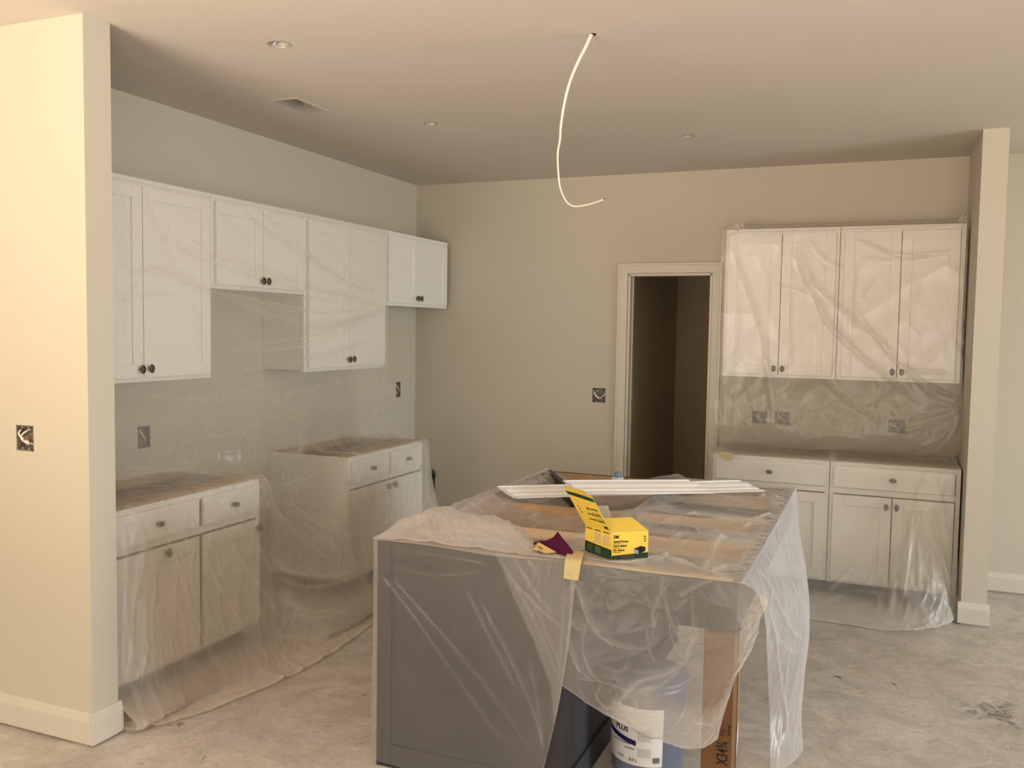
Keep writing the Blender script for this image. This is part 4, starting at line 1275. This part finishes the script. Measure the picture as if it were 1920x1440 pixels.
# yellow carton of sanding sponges, lid flaps open
def yellow_box():
    o = Vector((-.842, 2.968, .894))
    ex = Vector((.111, .078, 0)).normalized(); ey = Vector((-.119, .074, 0)).normalized(); ez = Vector((0, 0, 1))
    Wd, D, Hh = .134, .142, .096
    root = thing('sponge_box', 'open yellow and green carton of sanding sponges on the island', 'box', tuple(o+ex*Wd/2+ey*D/2))
    t = .0018
    def pan(u0, u1, v0, v1, w0, w1): # box in local axes
        P = lambda u, v, w: o+ex*u+ey*v+ez*w
        return [P(u0, v0, w0), P(u1, v0, w0), P(u1, v1, w0), P(u0, v1, w0), P(u0, v0, w1), P(u1, v0, w1), P(u1, v1, w1), P(u0, v1, w1)]
    MB().hexa(pan(0, Wd, 0, t, 0, Hh)).build('front_side', M['yellow'], root)
    MB().hexa(pan(0, t, t, D, 0, Hh)).build('left_side', M['yellow'], root)
    MB().hexa(pan(Wd-t, Wd, t, D, 0, Hh)).build('right_side', M['yellow'], root)
    MB().hexa(pan(t, Wd-t, D-t, D, 0, Hh)).build('back_side', M['greycard'], root)
    MB().hexa(pan(t, Wd-t, t, D-t, 0, t)).build('bottom', M['greycard'], root)
    # flaps: quads with thickness
    def flap(p0, p1, dv, name, m, parent, th=.0016, inner=M['greycard'], taper=0):
        p0, p1, dv = Vector(p0), Vector(p1), Vector(dv)
        n = (p1-p0).cross(dv).normalized()*th
        q1, q0 = p1+dv+(p0-p1)*taper, p0+dv+(p1-p0)*taper
        b = MB()
        b.add([p0, p1, q1, q0, p0+n, p1+n, q1+n, q0+n], [(4, 5, 6, 7)], 0)
        b.add([p0, p1, q1, q0, p0+n, p1+n, q1+n, q0+n], [(0, 1, 2, 3), (0, 1, 5, 4), (1, 2, 6, 5), (2, 3, 7, 6), (3, 0, 4, 7)], 1)
        return b.build(name, [m, inner], parent), q0, q1
    P = lambda u, v, w: o+ex*u+ey*v+ez*w
    # front lid half, tilted up
    f1, a0, a1 = flap(P(0, 0, Hh), P(Wd, 0, Hh), ey*.070+ez*.034+ex*-.012, 'lid_flap', M['yellow'], root, inner=M['greycard'])
    # tall left lid, leaning outwards, printed upside down
    d2 = -ex*.066+ez*.121+ey*.010
    f2, b0, b1 = flap(P(0, D, Hh), P(0, 0, Hh), d2, 'lid_flap', M['yellow'], root)
    f3, c0, c1 = flap(b0, b1, -ex*.020+ez*.022-ey*.0, 'tuck_flap', M['yellow'], f2, taper=.12)
    f4, _, _ = flap(P(0.02, D, Hh), P(Wd-.03, D, Hh), ez*.060+ey*.03, 'dust_flap', M['greycard'], root)
    # print
    e = .0006
    g = MB()   # green bands
    F = lambda u, w: P(u, -e, w)
    g.add([F(0, 0), F(Wd, 0), F(Wd, .020), F(0, .012)], [(0, 1, 2, 3)])
    Lf = lambda v, w: P(-e, v, w)
    g.add([Lf(0, 0), Lf(D, 0), Lf(D, .040), Lf(0, .032)], [(0, 1, 2, 3)])
    n2 = (P(0, 0, Hh)-P(0, D, Hh)).cross(d2).normalized()
    if n2.dot(Vector((0, 0, CAM_H))-o) < 0: n2 = -n2
    K = lambda s_, tt: P(0, D*(1-s_), Hh)+d2*tt+n2*(.0024)
    g.add([K(0, .93), K(1, .86), K(1, .97), K(0, 1.06)], [(0, 1, 2, 3)])
    tag(g.build('green_band', M['green'], root), kind='stuff')
    b = MB()
    put_text(b, '3M', .017, F(.004, .072), ex, ez, .0006)
    put_text(b, 'General Purpose', .0115, F(.004, .058), ex, ez, .0004, .056)
    put_text(b, 'Sanding Sponge', .005, F(.004, .0525), ex, ez, .0001, .030)
    put_text(b, 'Usage général', .0115, F(.004, .0425), ex, ez, .0004, .050)
    put_text(b, 'Éponge abrasive', .005, F(.004, .037), ex, ez, .0001, .030)
    put_text(b, 'Uso general', .0115, F(.004, .0275), ex, ez, .0004, .042)
    put_text(b, 'Esponja abrasiva', .005, F(.004, .022), ex, ez, .0001, .030)
    for w_, s_ in ((.074, '100'), (.066, '120'), (.058, '150')):
        put_text(b, s_, .0065, F(Wd-.018, w_), ex, ez, .0002)
    # left side columns and upside-down lid print
    ux = -ey
    for k_, vv in enumerate((D-.006, D-.050, D-.096)):
        put_text(b, 'SANDING', .0075, Lf(vv, .085), ux, ez, .0003, .034)
    for k_ in range(7):
        for vv in (D-.050, D-.096):
            q_ = .0022
            b.add([Lf(vv, .078-.0055*k_), Lf(vv-.034, .078-.0055*k_), Lf(vv-.034, .078-.0055*k_-q_), Lf(vv, .078-.0055*k_-q_)], [(0, 1, 2, 3)], 1)
    lx = (P(0, D, Hh)-P(0, 0, Hh)).normalized(); ly = -d2.normalized(); ln = d2.length
    K2 = lambda v, tt: P(0, v, Hh)+d2.normalized()*tt+n2*.0026
    put_text(b, '3M', .018, K2(.006, .020), lx, ly, .0006)
    put_text(b, 'Sanding Sponge', .012, K2(.008, .040), lx, ly, .0004, .082)
    put_text(b, 'Éponge', .006, K2(.010, .047), lx, ly, .0001, .040)
    put_text(b, 'Sand Block', .012, K2(.012, .064), lx, ly, .0004, .070)
    put_text(b, 'Esponja', .006, K2(.014, .071), lx, ly, .0001, .040)
    put_text(b, 'Sand All', .012, K2(.014, .088), lx, ly, .0004, .058)
    for i_, s_ in enumerate(('100', '120', '150')):
        put_text(b, s_, .007, K2(D-.032, .062+.012*i_), lx, ly, .0002)
    tag(b.build('lettering', [M['ink'], M['greyink']], root), kind='stuff')
    y_ = MB()
    put_text(y_, '12', .011, F(.008, .0015), ex, ez, .0004)
    for k_ in range(3):
        y_.add([F(.030, .0030+.0035*k_), F(.085, .0045+.0035*k_), F(.085, .0066+.0035*k_), F(.030, .0050+.0035*k_)], [(0, 1, 2, 3)])
    for c_ in range(3):
        for k_ in range(4):
            v0 = D-.012-.044*c_; w_ = .030-.0065*k_
            y_.add([Lf(v0, w_), Lf(v0-.030, w_-.002), Lf(v0-.030, w_-.004), Lf(v0, w_-.002)], [(0, 1, 2, 3)])
    tag(y_.build('pale_lettering', M['greycard'], root), kind='stuff')
    # printed picture of a dark sponge
    s_ = MB()
    Q = lambda u, w: P(u, -e*1.6, w)
    s_.add([Q(.080, .022), Q(.098, .014), Q(.098, .027), Q(.080, .033)], [(0, 1, 2, 3)], 1)
    s_.add([Q(.098, .014), Q(.124, .025), Q(.124, .039), Q(.098, .027)], [(0, 1, 2, 3)], 0)
    s_.add([Q(.080, .033), Q(.098, .027), Q(.124, .039), Q(.106, .043)], [(0, 1, 2, 3)], 0)
    s_.add([Q(.087, .021), Q(.091, .019), Q(.091, .024), Q(.087, .026)], [(0, 1, 2, 3)], 0)
    tag(s_.build('printed_picture', [M['ink'], M['greyink']], root), kind='stuff')
    return root
yellow_box()

# purple sandpaper sheet, curled, one corner folded to show the tan back
def sandpaper():
    root = thing('sandpaper_sheet', 'curled purple sandpaper with a tan backing fold by the tape', 'sandpaper', (-1.06, 2.98, .892))
    pts = [[(-1.165, 2.985, .896), (-1.110, 2.960, .897), (-1.050, 2.945, .897), (-.985, 2.935, .897)],
           [(-1.160, 3.010, .902), (-1.112, 2.990, .906), (-1.050, 2.975, .908), (-.978, 2.955, .906)],
           [(-1.150, 3.030, .910), (-1.110, 3.020, .918), (-1.058, 3.000, .926), (-1.000, 2.975, .922)],
           [(-1.135, 3.042, .913), (-1.110, 3.040, .917), (-1.074, 3.030, .935), (-1.030, 3.000, .938)],
           [(-1.120, 3.050, .913), (-1.105, 3.050, .912), (-1.082, 3.048, .936), (-1.066, 3.036, .955)]]
    G = loft(pts, 26, 20)
    nv, nu = G.shape[:2]
    b = MB()
    V = [tuple(p) for p in G.reshape(-1, 3)]
    n_ = normals(G).reshape(-1, 3)
    if n_[:, 2].mean() < 0: n_ = -n_
    V2 = [tuple(np.array(p)-.0012*q) for p, q in zip(V, n_)]
    Fq = [(j*nu+i, j*nu+i+1, (j+1)*nu+i+1, (j+1)*nu+i) for j in range(nv-1) for i in range(nu-1)]
    b.add(V, Fq, 0); b.add(V2, Fq, 1)
    b.build('abrasive_side', [M['purple'], M['tan']], root, 0, True)
    c = [Vector(at(997, 1036, 2, .905)), Vector(at(1003, 1034, 2, .905)), Vector(at(1008, 1020, 2, .915)), Vector(at(1045, 1041, 2, .904)), Vector(at(1000, 1037, 2, .903))]
    p0, p1, p2, p3 = Vector((-1.132, 2.945, .904)), Vector((-1.122, 2.985, .922)), Vector((-1.035, 2.935, .906)), Vector((-1.07, 2.925, .900))
    q = Vector((0, .004, -.003))
    m = MB().hexa([p0+q, p3+q, p2+q, p1+q, p0, p3, p2, p1])
    fo = m.build('folded_corner', M['tan'], root)
    t = MB()
    ux = (p2-p1).normalized(); uy = (p1-p0).normalized(); nn = ux.cross(uy).normalized()*.0012
    if nn.y > 0: nn = -nn
    put_text(t, 'P150', .012, p0+(p1-p0)*.45+ux*.018+nn, ux, uy, .0003)
    put_text(t, 'P150', .012, p0+(p1-p0)*.05+ux*.03+nn, ux, uy, .0003)
    for k_ in range(4):
        a = p0+(p1-p0)*(.2+.2*k_)+nn; t.add([a, a+ux*.010, a+ux*.010+uy*.003, a+uy*.003], [(0, 1, 2, 3)])
    tag(t.build('lettering', M['ink'], fo), kind='stuff')
sandpaper()

def tape(name_label, pts_rows):
    G = loft(pts_rows, 8, 14)
    nv, nu = G.shape[:2]
    b = MB()
    n_ = normals(G).reshape(-1, 3)
    V = G.reshape(-1, 3)
    if n_[:, 1].mean() > 0: n_ = -n_
    Fq = [(j*nu+i, j*nu+i+1, (j+1)*nu+i+1, (j+1)*nu+i) for j in range(nv-1) for i in range(nu-1)]
    b.add([tuple(p) for p in V], Fq); b.add([tuple(p-.0008*q) for p, q in zip(V, n_)], Fq)
    c = V.mean(0)
    root = thing('masking_tape', name_label, 'tape', tuple(c))
    b.build('tape_strip', M['tape'], root, 0, True)
    return root
yT = IY0-.026
tape('strip of yellow masking tape over the island front edge',
     [[(-1.025, 3.005, .902), (-.985, 3.000, .902), (-.950, 2.990, .902)], [(-.998, 2.945, .901), (-.965, 2.940, .901), (-.934, 2.930, .901)],
      [(-.985, yT+.008, .899), (-.955, yT+.008, .899), (-.925, yT+.008, .899)], [(-.984, yT-.002, .885), (-.955, yT-.003, .885), (-.925, yT-.003, .885)],
      [(-.985, yT-.004, .858), (-.957, yT-.005, .858), (-.928, yT-.005, .858)], [(-.987, yT-.004, .832), (-.960, yT-.006, .831), (-.932, yT-.006, .831)]])
yb = YB-BD-.044
tape('torn yellow tape corner on the base cabinet beside the doorway',
     [[(-.992, yb+.05, .893), (-.935, yb+.05, .893), (-.882, yb+.05, .893)], [(-.990, yb+.004, .888), (-.935, yb+.003, .888), (-.880, yb+.003, .887)],
      [(-.965, yb-.001, .866), (-.925, yb-.002, .862), (-.888, yb-.002, .858)], [(-.928, yb-.001, .840), (-.912, yb-.002, .838), (-.895, yb-.002, .838)]])

# small blue cap on the far island edge
p = at(1158, 893, 2, .90)
r = thing('pipe_stub', 'small blue capped pipe stub on the far island edge', 'pipe', (p.x, p.y, .868))
MB().lathe(p.x, p.y, [(.0, .868), (.034, .868), (.034, .892), (.030, .895), (0, .896)], 24).build('collar', M['tag'], r, 0, True)
MB().lathe(p.x, p.y, [(.018, .894), (.020, .900), (.020, .916), (.014, .924), (.006, .927), (0, .9275)], 24).build('cap', M['bluecap'], r, 0, True)

# ------------------------------------------------------------------ under the overhang
def bucket():
    cx, cy = -.785, 3.33
    root = thing('plastic_bucket', 'grey five gallon bucket with white label under the island overhang', 'bucket', (cx, cy, 0))
    MB().lathe(cx, cy, [(0, .004), (.124, .004), (.130, .0), (.134, .012), (.145, .335), (.150, .336), (.150, .346), (.146, .350), (.146, .372), (.140, .372), (.129, .02), (0, .018)], 56).build('shell', M['bucket'], root, 0, True)
    MB().lathe(cx, cy, [(0, .378), (.150, .378), (.155, .372), (.155, .356), (.151, .356)], 56).build('lid', M['bucket'], root, 0, True)
    # wire bail on the side
    MB().tube([(cx+.150*math.cos(a), cy+.150*math.sin(a), .30-.12*math.sin((a+2.4)/2.4*math.pi)) for a in np.linspace(-2.4, 0, 16)], .002, 6).build('bail', M['steel'], root, 0, True)
    view = math.atan2(-cy, -cx)
    R = lambda z: .1343+(z-.012)*(.011/.323)
    def wrap(ang, z, e): return (cx+(R(z)+e)*math.cos(ang), cy+(R(z)+e)*math.sin(ang), z)
    def patch(a0, a1, z0, z1, e, m, mi=0, zf=None):
        n = 14
        vs = []
        for j in range(5):
            for i in range(n+1):
                a = a0+(a1-a0)*i/n
                t = j/4
                za, zb_ = (z0, z1) if zf is None else zf(i/n)
                vs.append(wrap(view+a, za+(zb_-za)*t, e))
        m.add(vs, [(j*(n+1)+i, j*(n+1)+i+1, (j+1)*(n+1)+i+1, (j+1)*(n+1)+i) for j in range(4) for i in range(n)], mi)
    m = MB(); patch(-1.45, .42, .062, .285, .0022, m); lab = m.build('label', M['label'], root, 0, True)
    m = MB()
    patch(-1.45, -.30, 0, 0, .0030, m, 0, lambda t: (.166-.028*t, .184-.026*t))
    def wtext(s, size, a, z, mi, bold=.0004, width=None):
        V, Fs = text_mesh(s, size, bold)
        k = width/max(v.x for v in V) if width else 1
        m.add([wrap(view+a+v.x*k/.138, z+v.y, .0032) for v in V], Fs, mi)
    wtext('PLUS', .026, -.95, .186, 0, .0008, .060)
    wtext('ESH COAT', .014, -1.0, .220, 1, .0003, .075)
    wtext('MULTI-PURPOSE', .009, -1.05, .138, 2, .0002, .080)
    wtext('INTERIOR', .008, -.62, .122, 2, .0002, .040)
    wtext('18.9 L', .017, -.52, .076, 2, .0003, .034)
    wtext('5 GAL', .012, -.88, .082, 2, .0003, .030)
    for k_ in range(9):
        patch(-.26, .10, .160+.006*k_, .1625+.006*k_, .0030, m, 3)
    for k_ in range(7):
        patch(-.26, .10, .098+.005*k_, .1002+.005*k_, .0030, m, 3)
    for k_ in range(12):
        a = .16+.016*k_; patch(a, a+(.008 if k_ % 3 else .012), .078, .100, .0030, m, 2)
    tag(m.build('label_print', [M['navy'], M['teal'], M['ink'], M['greyink']], lab), kind='stuff')
bucket()

def carton():
    x0, x1, y0, y1, z1 = -.512, -.398, 2.952, 3.012, .706
    root = thing('flat_carton', 'tall brown cardboard carton standing under the island corner', 'carton', ((x0+x1)/2, (y0+y1)/2, 0))
    MB().box(x0, x1, y0, y1, 0, z1).build('carton_body', M['carton'], root, .003)
    MB().box(x1-.014, x1+.0012, y0-.0012, y0+.0005, 0, z1).box(x1-.0005, x1+.0016, y0-.0012, y1-.01, 0, z1).build_each('edge_tape', M['tan_edge'], root)
    b = MB()
    ux, uy = Vector((0, 0, 1)), Vector((-1, 0, 0))
    put_text(b, 'X34¾', .052, (x0+.088, y0-.0012, .248), ux, uy, .0008, .080)
    put_text(b, 'RECYCLABLE', .010, (x0+.094, y0-.0012, .352), ux, uy, .0002, .036)
    # three little open cartons of the recycling mark
    def ln(p, q, w=.0016):
        p, q = Vector(p), Vector(q); d = (q-p).normalized(); n = Vector((-d.y, d.x))*w/2
        W_ = lambda v: (x0+v.x, y0-.0012, v.y)
        b.add([W_(p+n), W_(q+n), W_(q-n), W_(p-n)], [(0, 1, 2, 3)])
    def mini(cx, cz, s_):
        P_ = [(-1, -.6), (.2, -1), (1, -.5), (1, .5), (-.2, .8), (-1, .4)]
        pts = [(cx+s_*a, cz+s_*c_) for a, c_ in P_]
        for i in range(6): ln(pts[i], pts[(i+1) % 6])
        ln(pts[1], (cx+s_*.2, cz)); ln((cx+s_*.2, cz), pts[3]); ln((cx+s_*.2, cz), pts[5])
    mini(.038, .356, .012); mini(.064, .360, .012); mini(.050, .380, .012)
    tag(b.build('lettering', M['ink'], root), kind='stuff')
    p = MB()
    p.prism([(x1+.0018, y0+.004, .282), (x1+.0018, y0+.030, .345), (x1+.0018, y0+.034, .392), (x1+.0018, y0+.012, .350)], (.0008, 0, 0)).build('torn_label', M['tag'], root)
carton()

# ------------------------------------------------------------------ rough-ins
def elec_box(face, u0, u1, z0, z1, label, wires, depth=.042, seed=1, group=None):
    """recessed outlet box; face = ('x'|'y', value, sign into the wall)"""
    ax, val, sg = face
    P = (lambda u, d, z: (val+sg*d, u, z)) if ax == 'x' else (lambda u, d, z: (u, val+sg*d, z))
    root = thing('outlet_box', label, 'electrical box', P((u0+u1)/2, 0, z0), group=group)
    g, t = .002, .003
    a, c, e, h = u0+g, u1-g, z0+g, z1-g
    b = MB()
    def bx(u_0, u_1, d0, d1, z_0, z_1):
        b.hexa([P(u_0, d0, z_0), P(u_1, d0, z_0), P(u_1, d1, z_0), P(u_0, d1, z_0), P(u_0, d0, z_1), P(u_1, d0, z_1), P(u_1, d1, z_1), P(u_0, d1, z_1)])
    bx(a, a+t, .001, depth, e, h); bx(c-t, c, .001, depth, e, h); bx(a, c, .001, depth, e, e+t); bx(a, c, .001, depth, h-t, h); bx(a, c, depth-t, depth, e, h)
    b.build('box_shell', M['boxblue'], root)
    b = MB()
    for uu in ((a+c)/2-.02*(c-a)/.1, (a+c)/2+.02*(c-a)/.1):
        for zz in (e+.008, h-.008):
            b.hexa([P(uu-.004, .003, zz-.005), P(uu+.004, .003, zz-.005), P(uu+.004, .02, zz-.005), P(uu-.004, .02, zz-.005), P(uu-.004, .003, zz+.005), P(uu+.004, .003, zz+.005), P(uu+.004, .02, zz+.005), P(uu-.004, .02, zz+.005)])
    b.build_each('screw_boss', M['boxblue'], root)
    rnd = random.Random(seed)
    for k in range(wires):
        s = (k+.5)/wires
        u_ = a+(c-a)*(.2+.6*s); pts = []
        for i in range(7):
            q = i/6
            pts.append(P(min(max(u_+(c-a)*(.28*math.sin(3.2*q+k*1.7)-.1*q), a+.008), c-.008), depth*.9-(depth*.90)*math.sin(q*math.pi*.8), e+.012+(h-e-.024)*((.9*q+.07*rnd.random()) if k % 2 else (1-.85*q))))
        sm = [tuple(v) for v in cr(pts, 24)]
        MB().tube(sm, .0042 if k % 3 else .0022, 8).build('wire', M['wirewhite'] if k % 3 else M['copper'], root, 0, True)
    return root
Y_ = ('y', STUB_Y, 1)
elec_box(Y_, *box_stub[0], 'open outlet box with loose wires low on the left wall end', 4, seed=3)
elec_box(('x', XL, -1), *box_left[0], 'single outlet box on the bare left wall near the back corner', 2, seed=5)
elec_box(('x', XL, -1), *box_left[1], 'outlet box blurred behind film above the near left base', 2, seed=6)
elec_box(('y', YB, 1), *box_back[0], 'dark outlet box full of wires left of the doorway', 5, seed=8)
elec_box(('y', YB, 1), *box_back[1], 'outlet box behind film, nearest the doorway of three', 3, seed=9)
elec_box(('y', YB, 1), *box_back[2], 'outlet box behind film, middle one of three by the doorway', 3, seed=10)
elec_box(('y', YB, 1), *box_back[3], 'outlet box behind film, nearest the right wall end', 3, seed=12)
root = elec_box(('y', YB, 1), *box_back[4], 'tall narrow wall slot with dark wires beside the far left base', 1, seed=13)
b = MB()
for k, (dx, hh) in enumerate(((-.016, .030), (.002, .052), (.018, .038))):
    MB().tube([(-3.43+dx*.6, YB+.03, .44), (-3.43+dx, YB-.012, .455), (-3.43+dx*1.2, YB-.020, .455+hh)], .0055, 8).build('cable_end', M['dark'], root, 0, True)

# recessed light openings
LAB = ['round light opening in the ceiling nearest the left wall end', 'small round ceiling opening in line with the vent', 'small round ceiling opening toward the right, before the doorway']
for (cx, cy, rr), lab in zip(can_holes, LAB):
    root = thing('light_opening', lab, 'ceiling opening', (cx, cy, H))
    MB().lathe(cx, cy, [(rr+.004, H-.0012), (rr-.001, H-.0012), (rr-.002, H+.004), (rr-.002, H+.09), (0, H+.092)], 36).build('rough_can', M['steel'], root, 0, True)
    for k in range(3):
        a = k*2.1+cx
        MB().tube([(cx+.6*rr*math.cos(a), cy+.6*rr*math.sin(a), H+.085), (cx+.5*rr*math.cos(a+.6), cy+.5*rr*math.sin(a+.6), H+.03), (cx+.75*rr*math.cos(a+1.2), cy+.75*rr*math.sin(a+1.2), H+.006)], .003, 7).build('wire', M['wirewhite'] if k else M['dark'], root, 0, True)
# vent boot
root = thing('vent_opening', 'rectangular uncovered duct opening in the ceiling', 'vent', ((vent[0]+vent[1])/2, (vent[2]+vent[3])/2, H))
b = MB()
x0, x1, y0, y1 = vent
b.box(x0+.001, x0+.003, y0+.001, y1-.001, H-.004, H+.10).box(x1-.003, x1-.001, y0+.001, y1-.001, H-.004, H+.10).box(x0+.003, x1-.003, y0+.001, y0+.003, H-.004, H+.10).box(x0+.003, x1-.003, y1-.003, y1-.001, H-.004, H+.10)
b.build('duct_boot', M['steel'], root)
MB().box(x0+.003, x1-.003, y0+.003, y1-.003, H+.095, H+.10).build('duct_back', M['greycard'], root)
b = MB()
for (a0, a1, c0, c1) in ((x0-.012, x0+.001, y0-.012, y1+.012), (x1-.001, x1+.012, y0-.012, y1+.012), (x0+.001, x1-.001, y0-.012, y0+.001), (x0+.001, x1-.001, y1-.001, y1+.012)):
    b.box(a0, a1, c0, c1, H-.0035, H-.0002)
b.build('torn_rim', M['ceiling'], root)

# hanging cable
root = thing('electrical_cable', 'white electrical cable dangling from the ceiling over the island', 'cable', (cable_top[0], cable_top[1], H))
px = [(1111, 62), (1098, 88), (1082, 120), (1068, 155), (1059, 190), (1053, 225), (1051, 245), (1050, 262), (1046, 285), (1046, 310), (1049, 345), (1055, 365), (1064, 380), (1078, 387), (1100, 384), (1118, 379), (1131, 374)]
pts = []
for i, (a, c) in enumerate(px):
    q = i/(len(px)-1)
    pts.append(tuple(at(a, c, 1, cable_top[1]+.10*q-.05*math.sin(q*6))))
pts[0] = (pts[0][0], pts[0][1], H+.01)
path = [tuple(v) for v in cr(pts, 90)]
rs = [.0088-.0046*min(1, i/70) for i in range(91)]
MB().tube(path, rs, 10, .75).build('cable_jacket', M['wirewhite'], root, 0, True)
a, c = Vector(path[-2]), Vector(path[-1])
MB().tube([c, c+(c-a).normalized()*.012], .0022, 8).build('conductor_tip', M['copper'], root)
MB().lathe(cable_top[0]+.004, cable_top[1], [(0, H-.0015), (.013, H-.0015), (.014, H-.0003)], 20).build('hole_shade_disc', M['dark'], root)  # flat dark disc painting the shade of a cable hole; ceiling uncut here
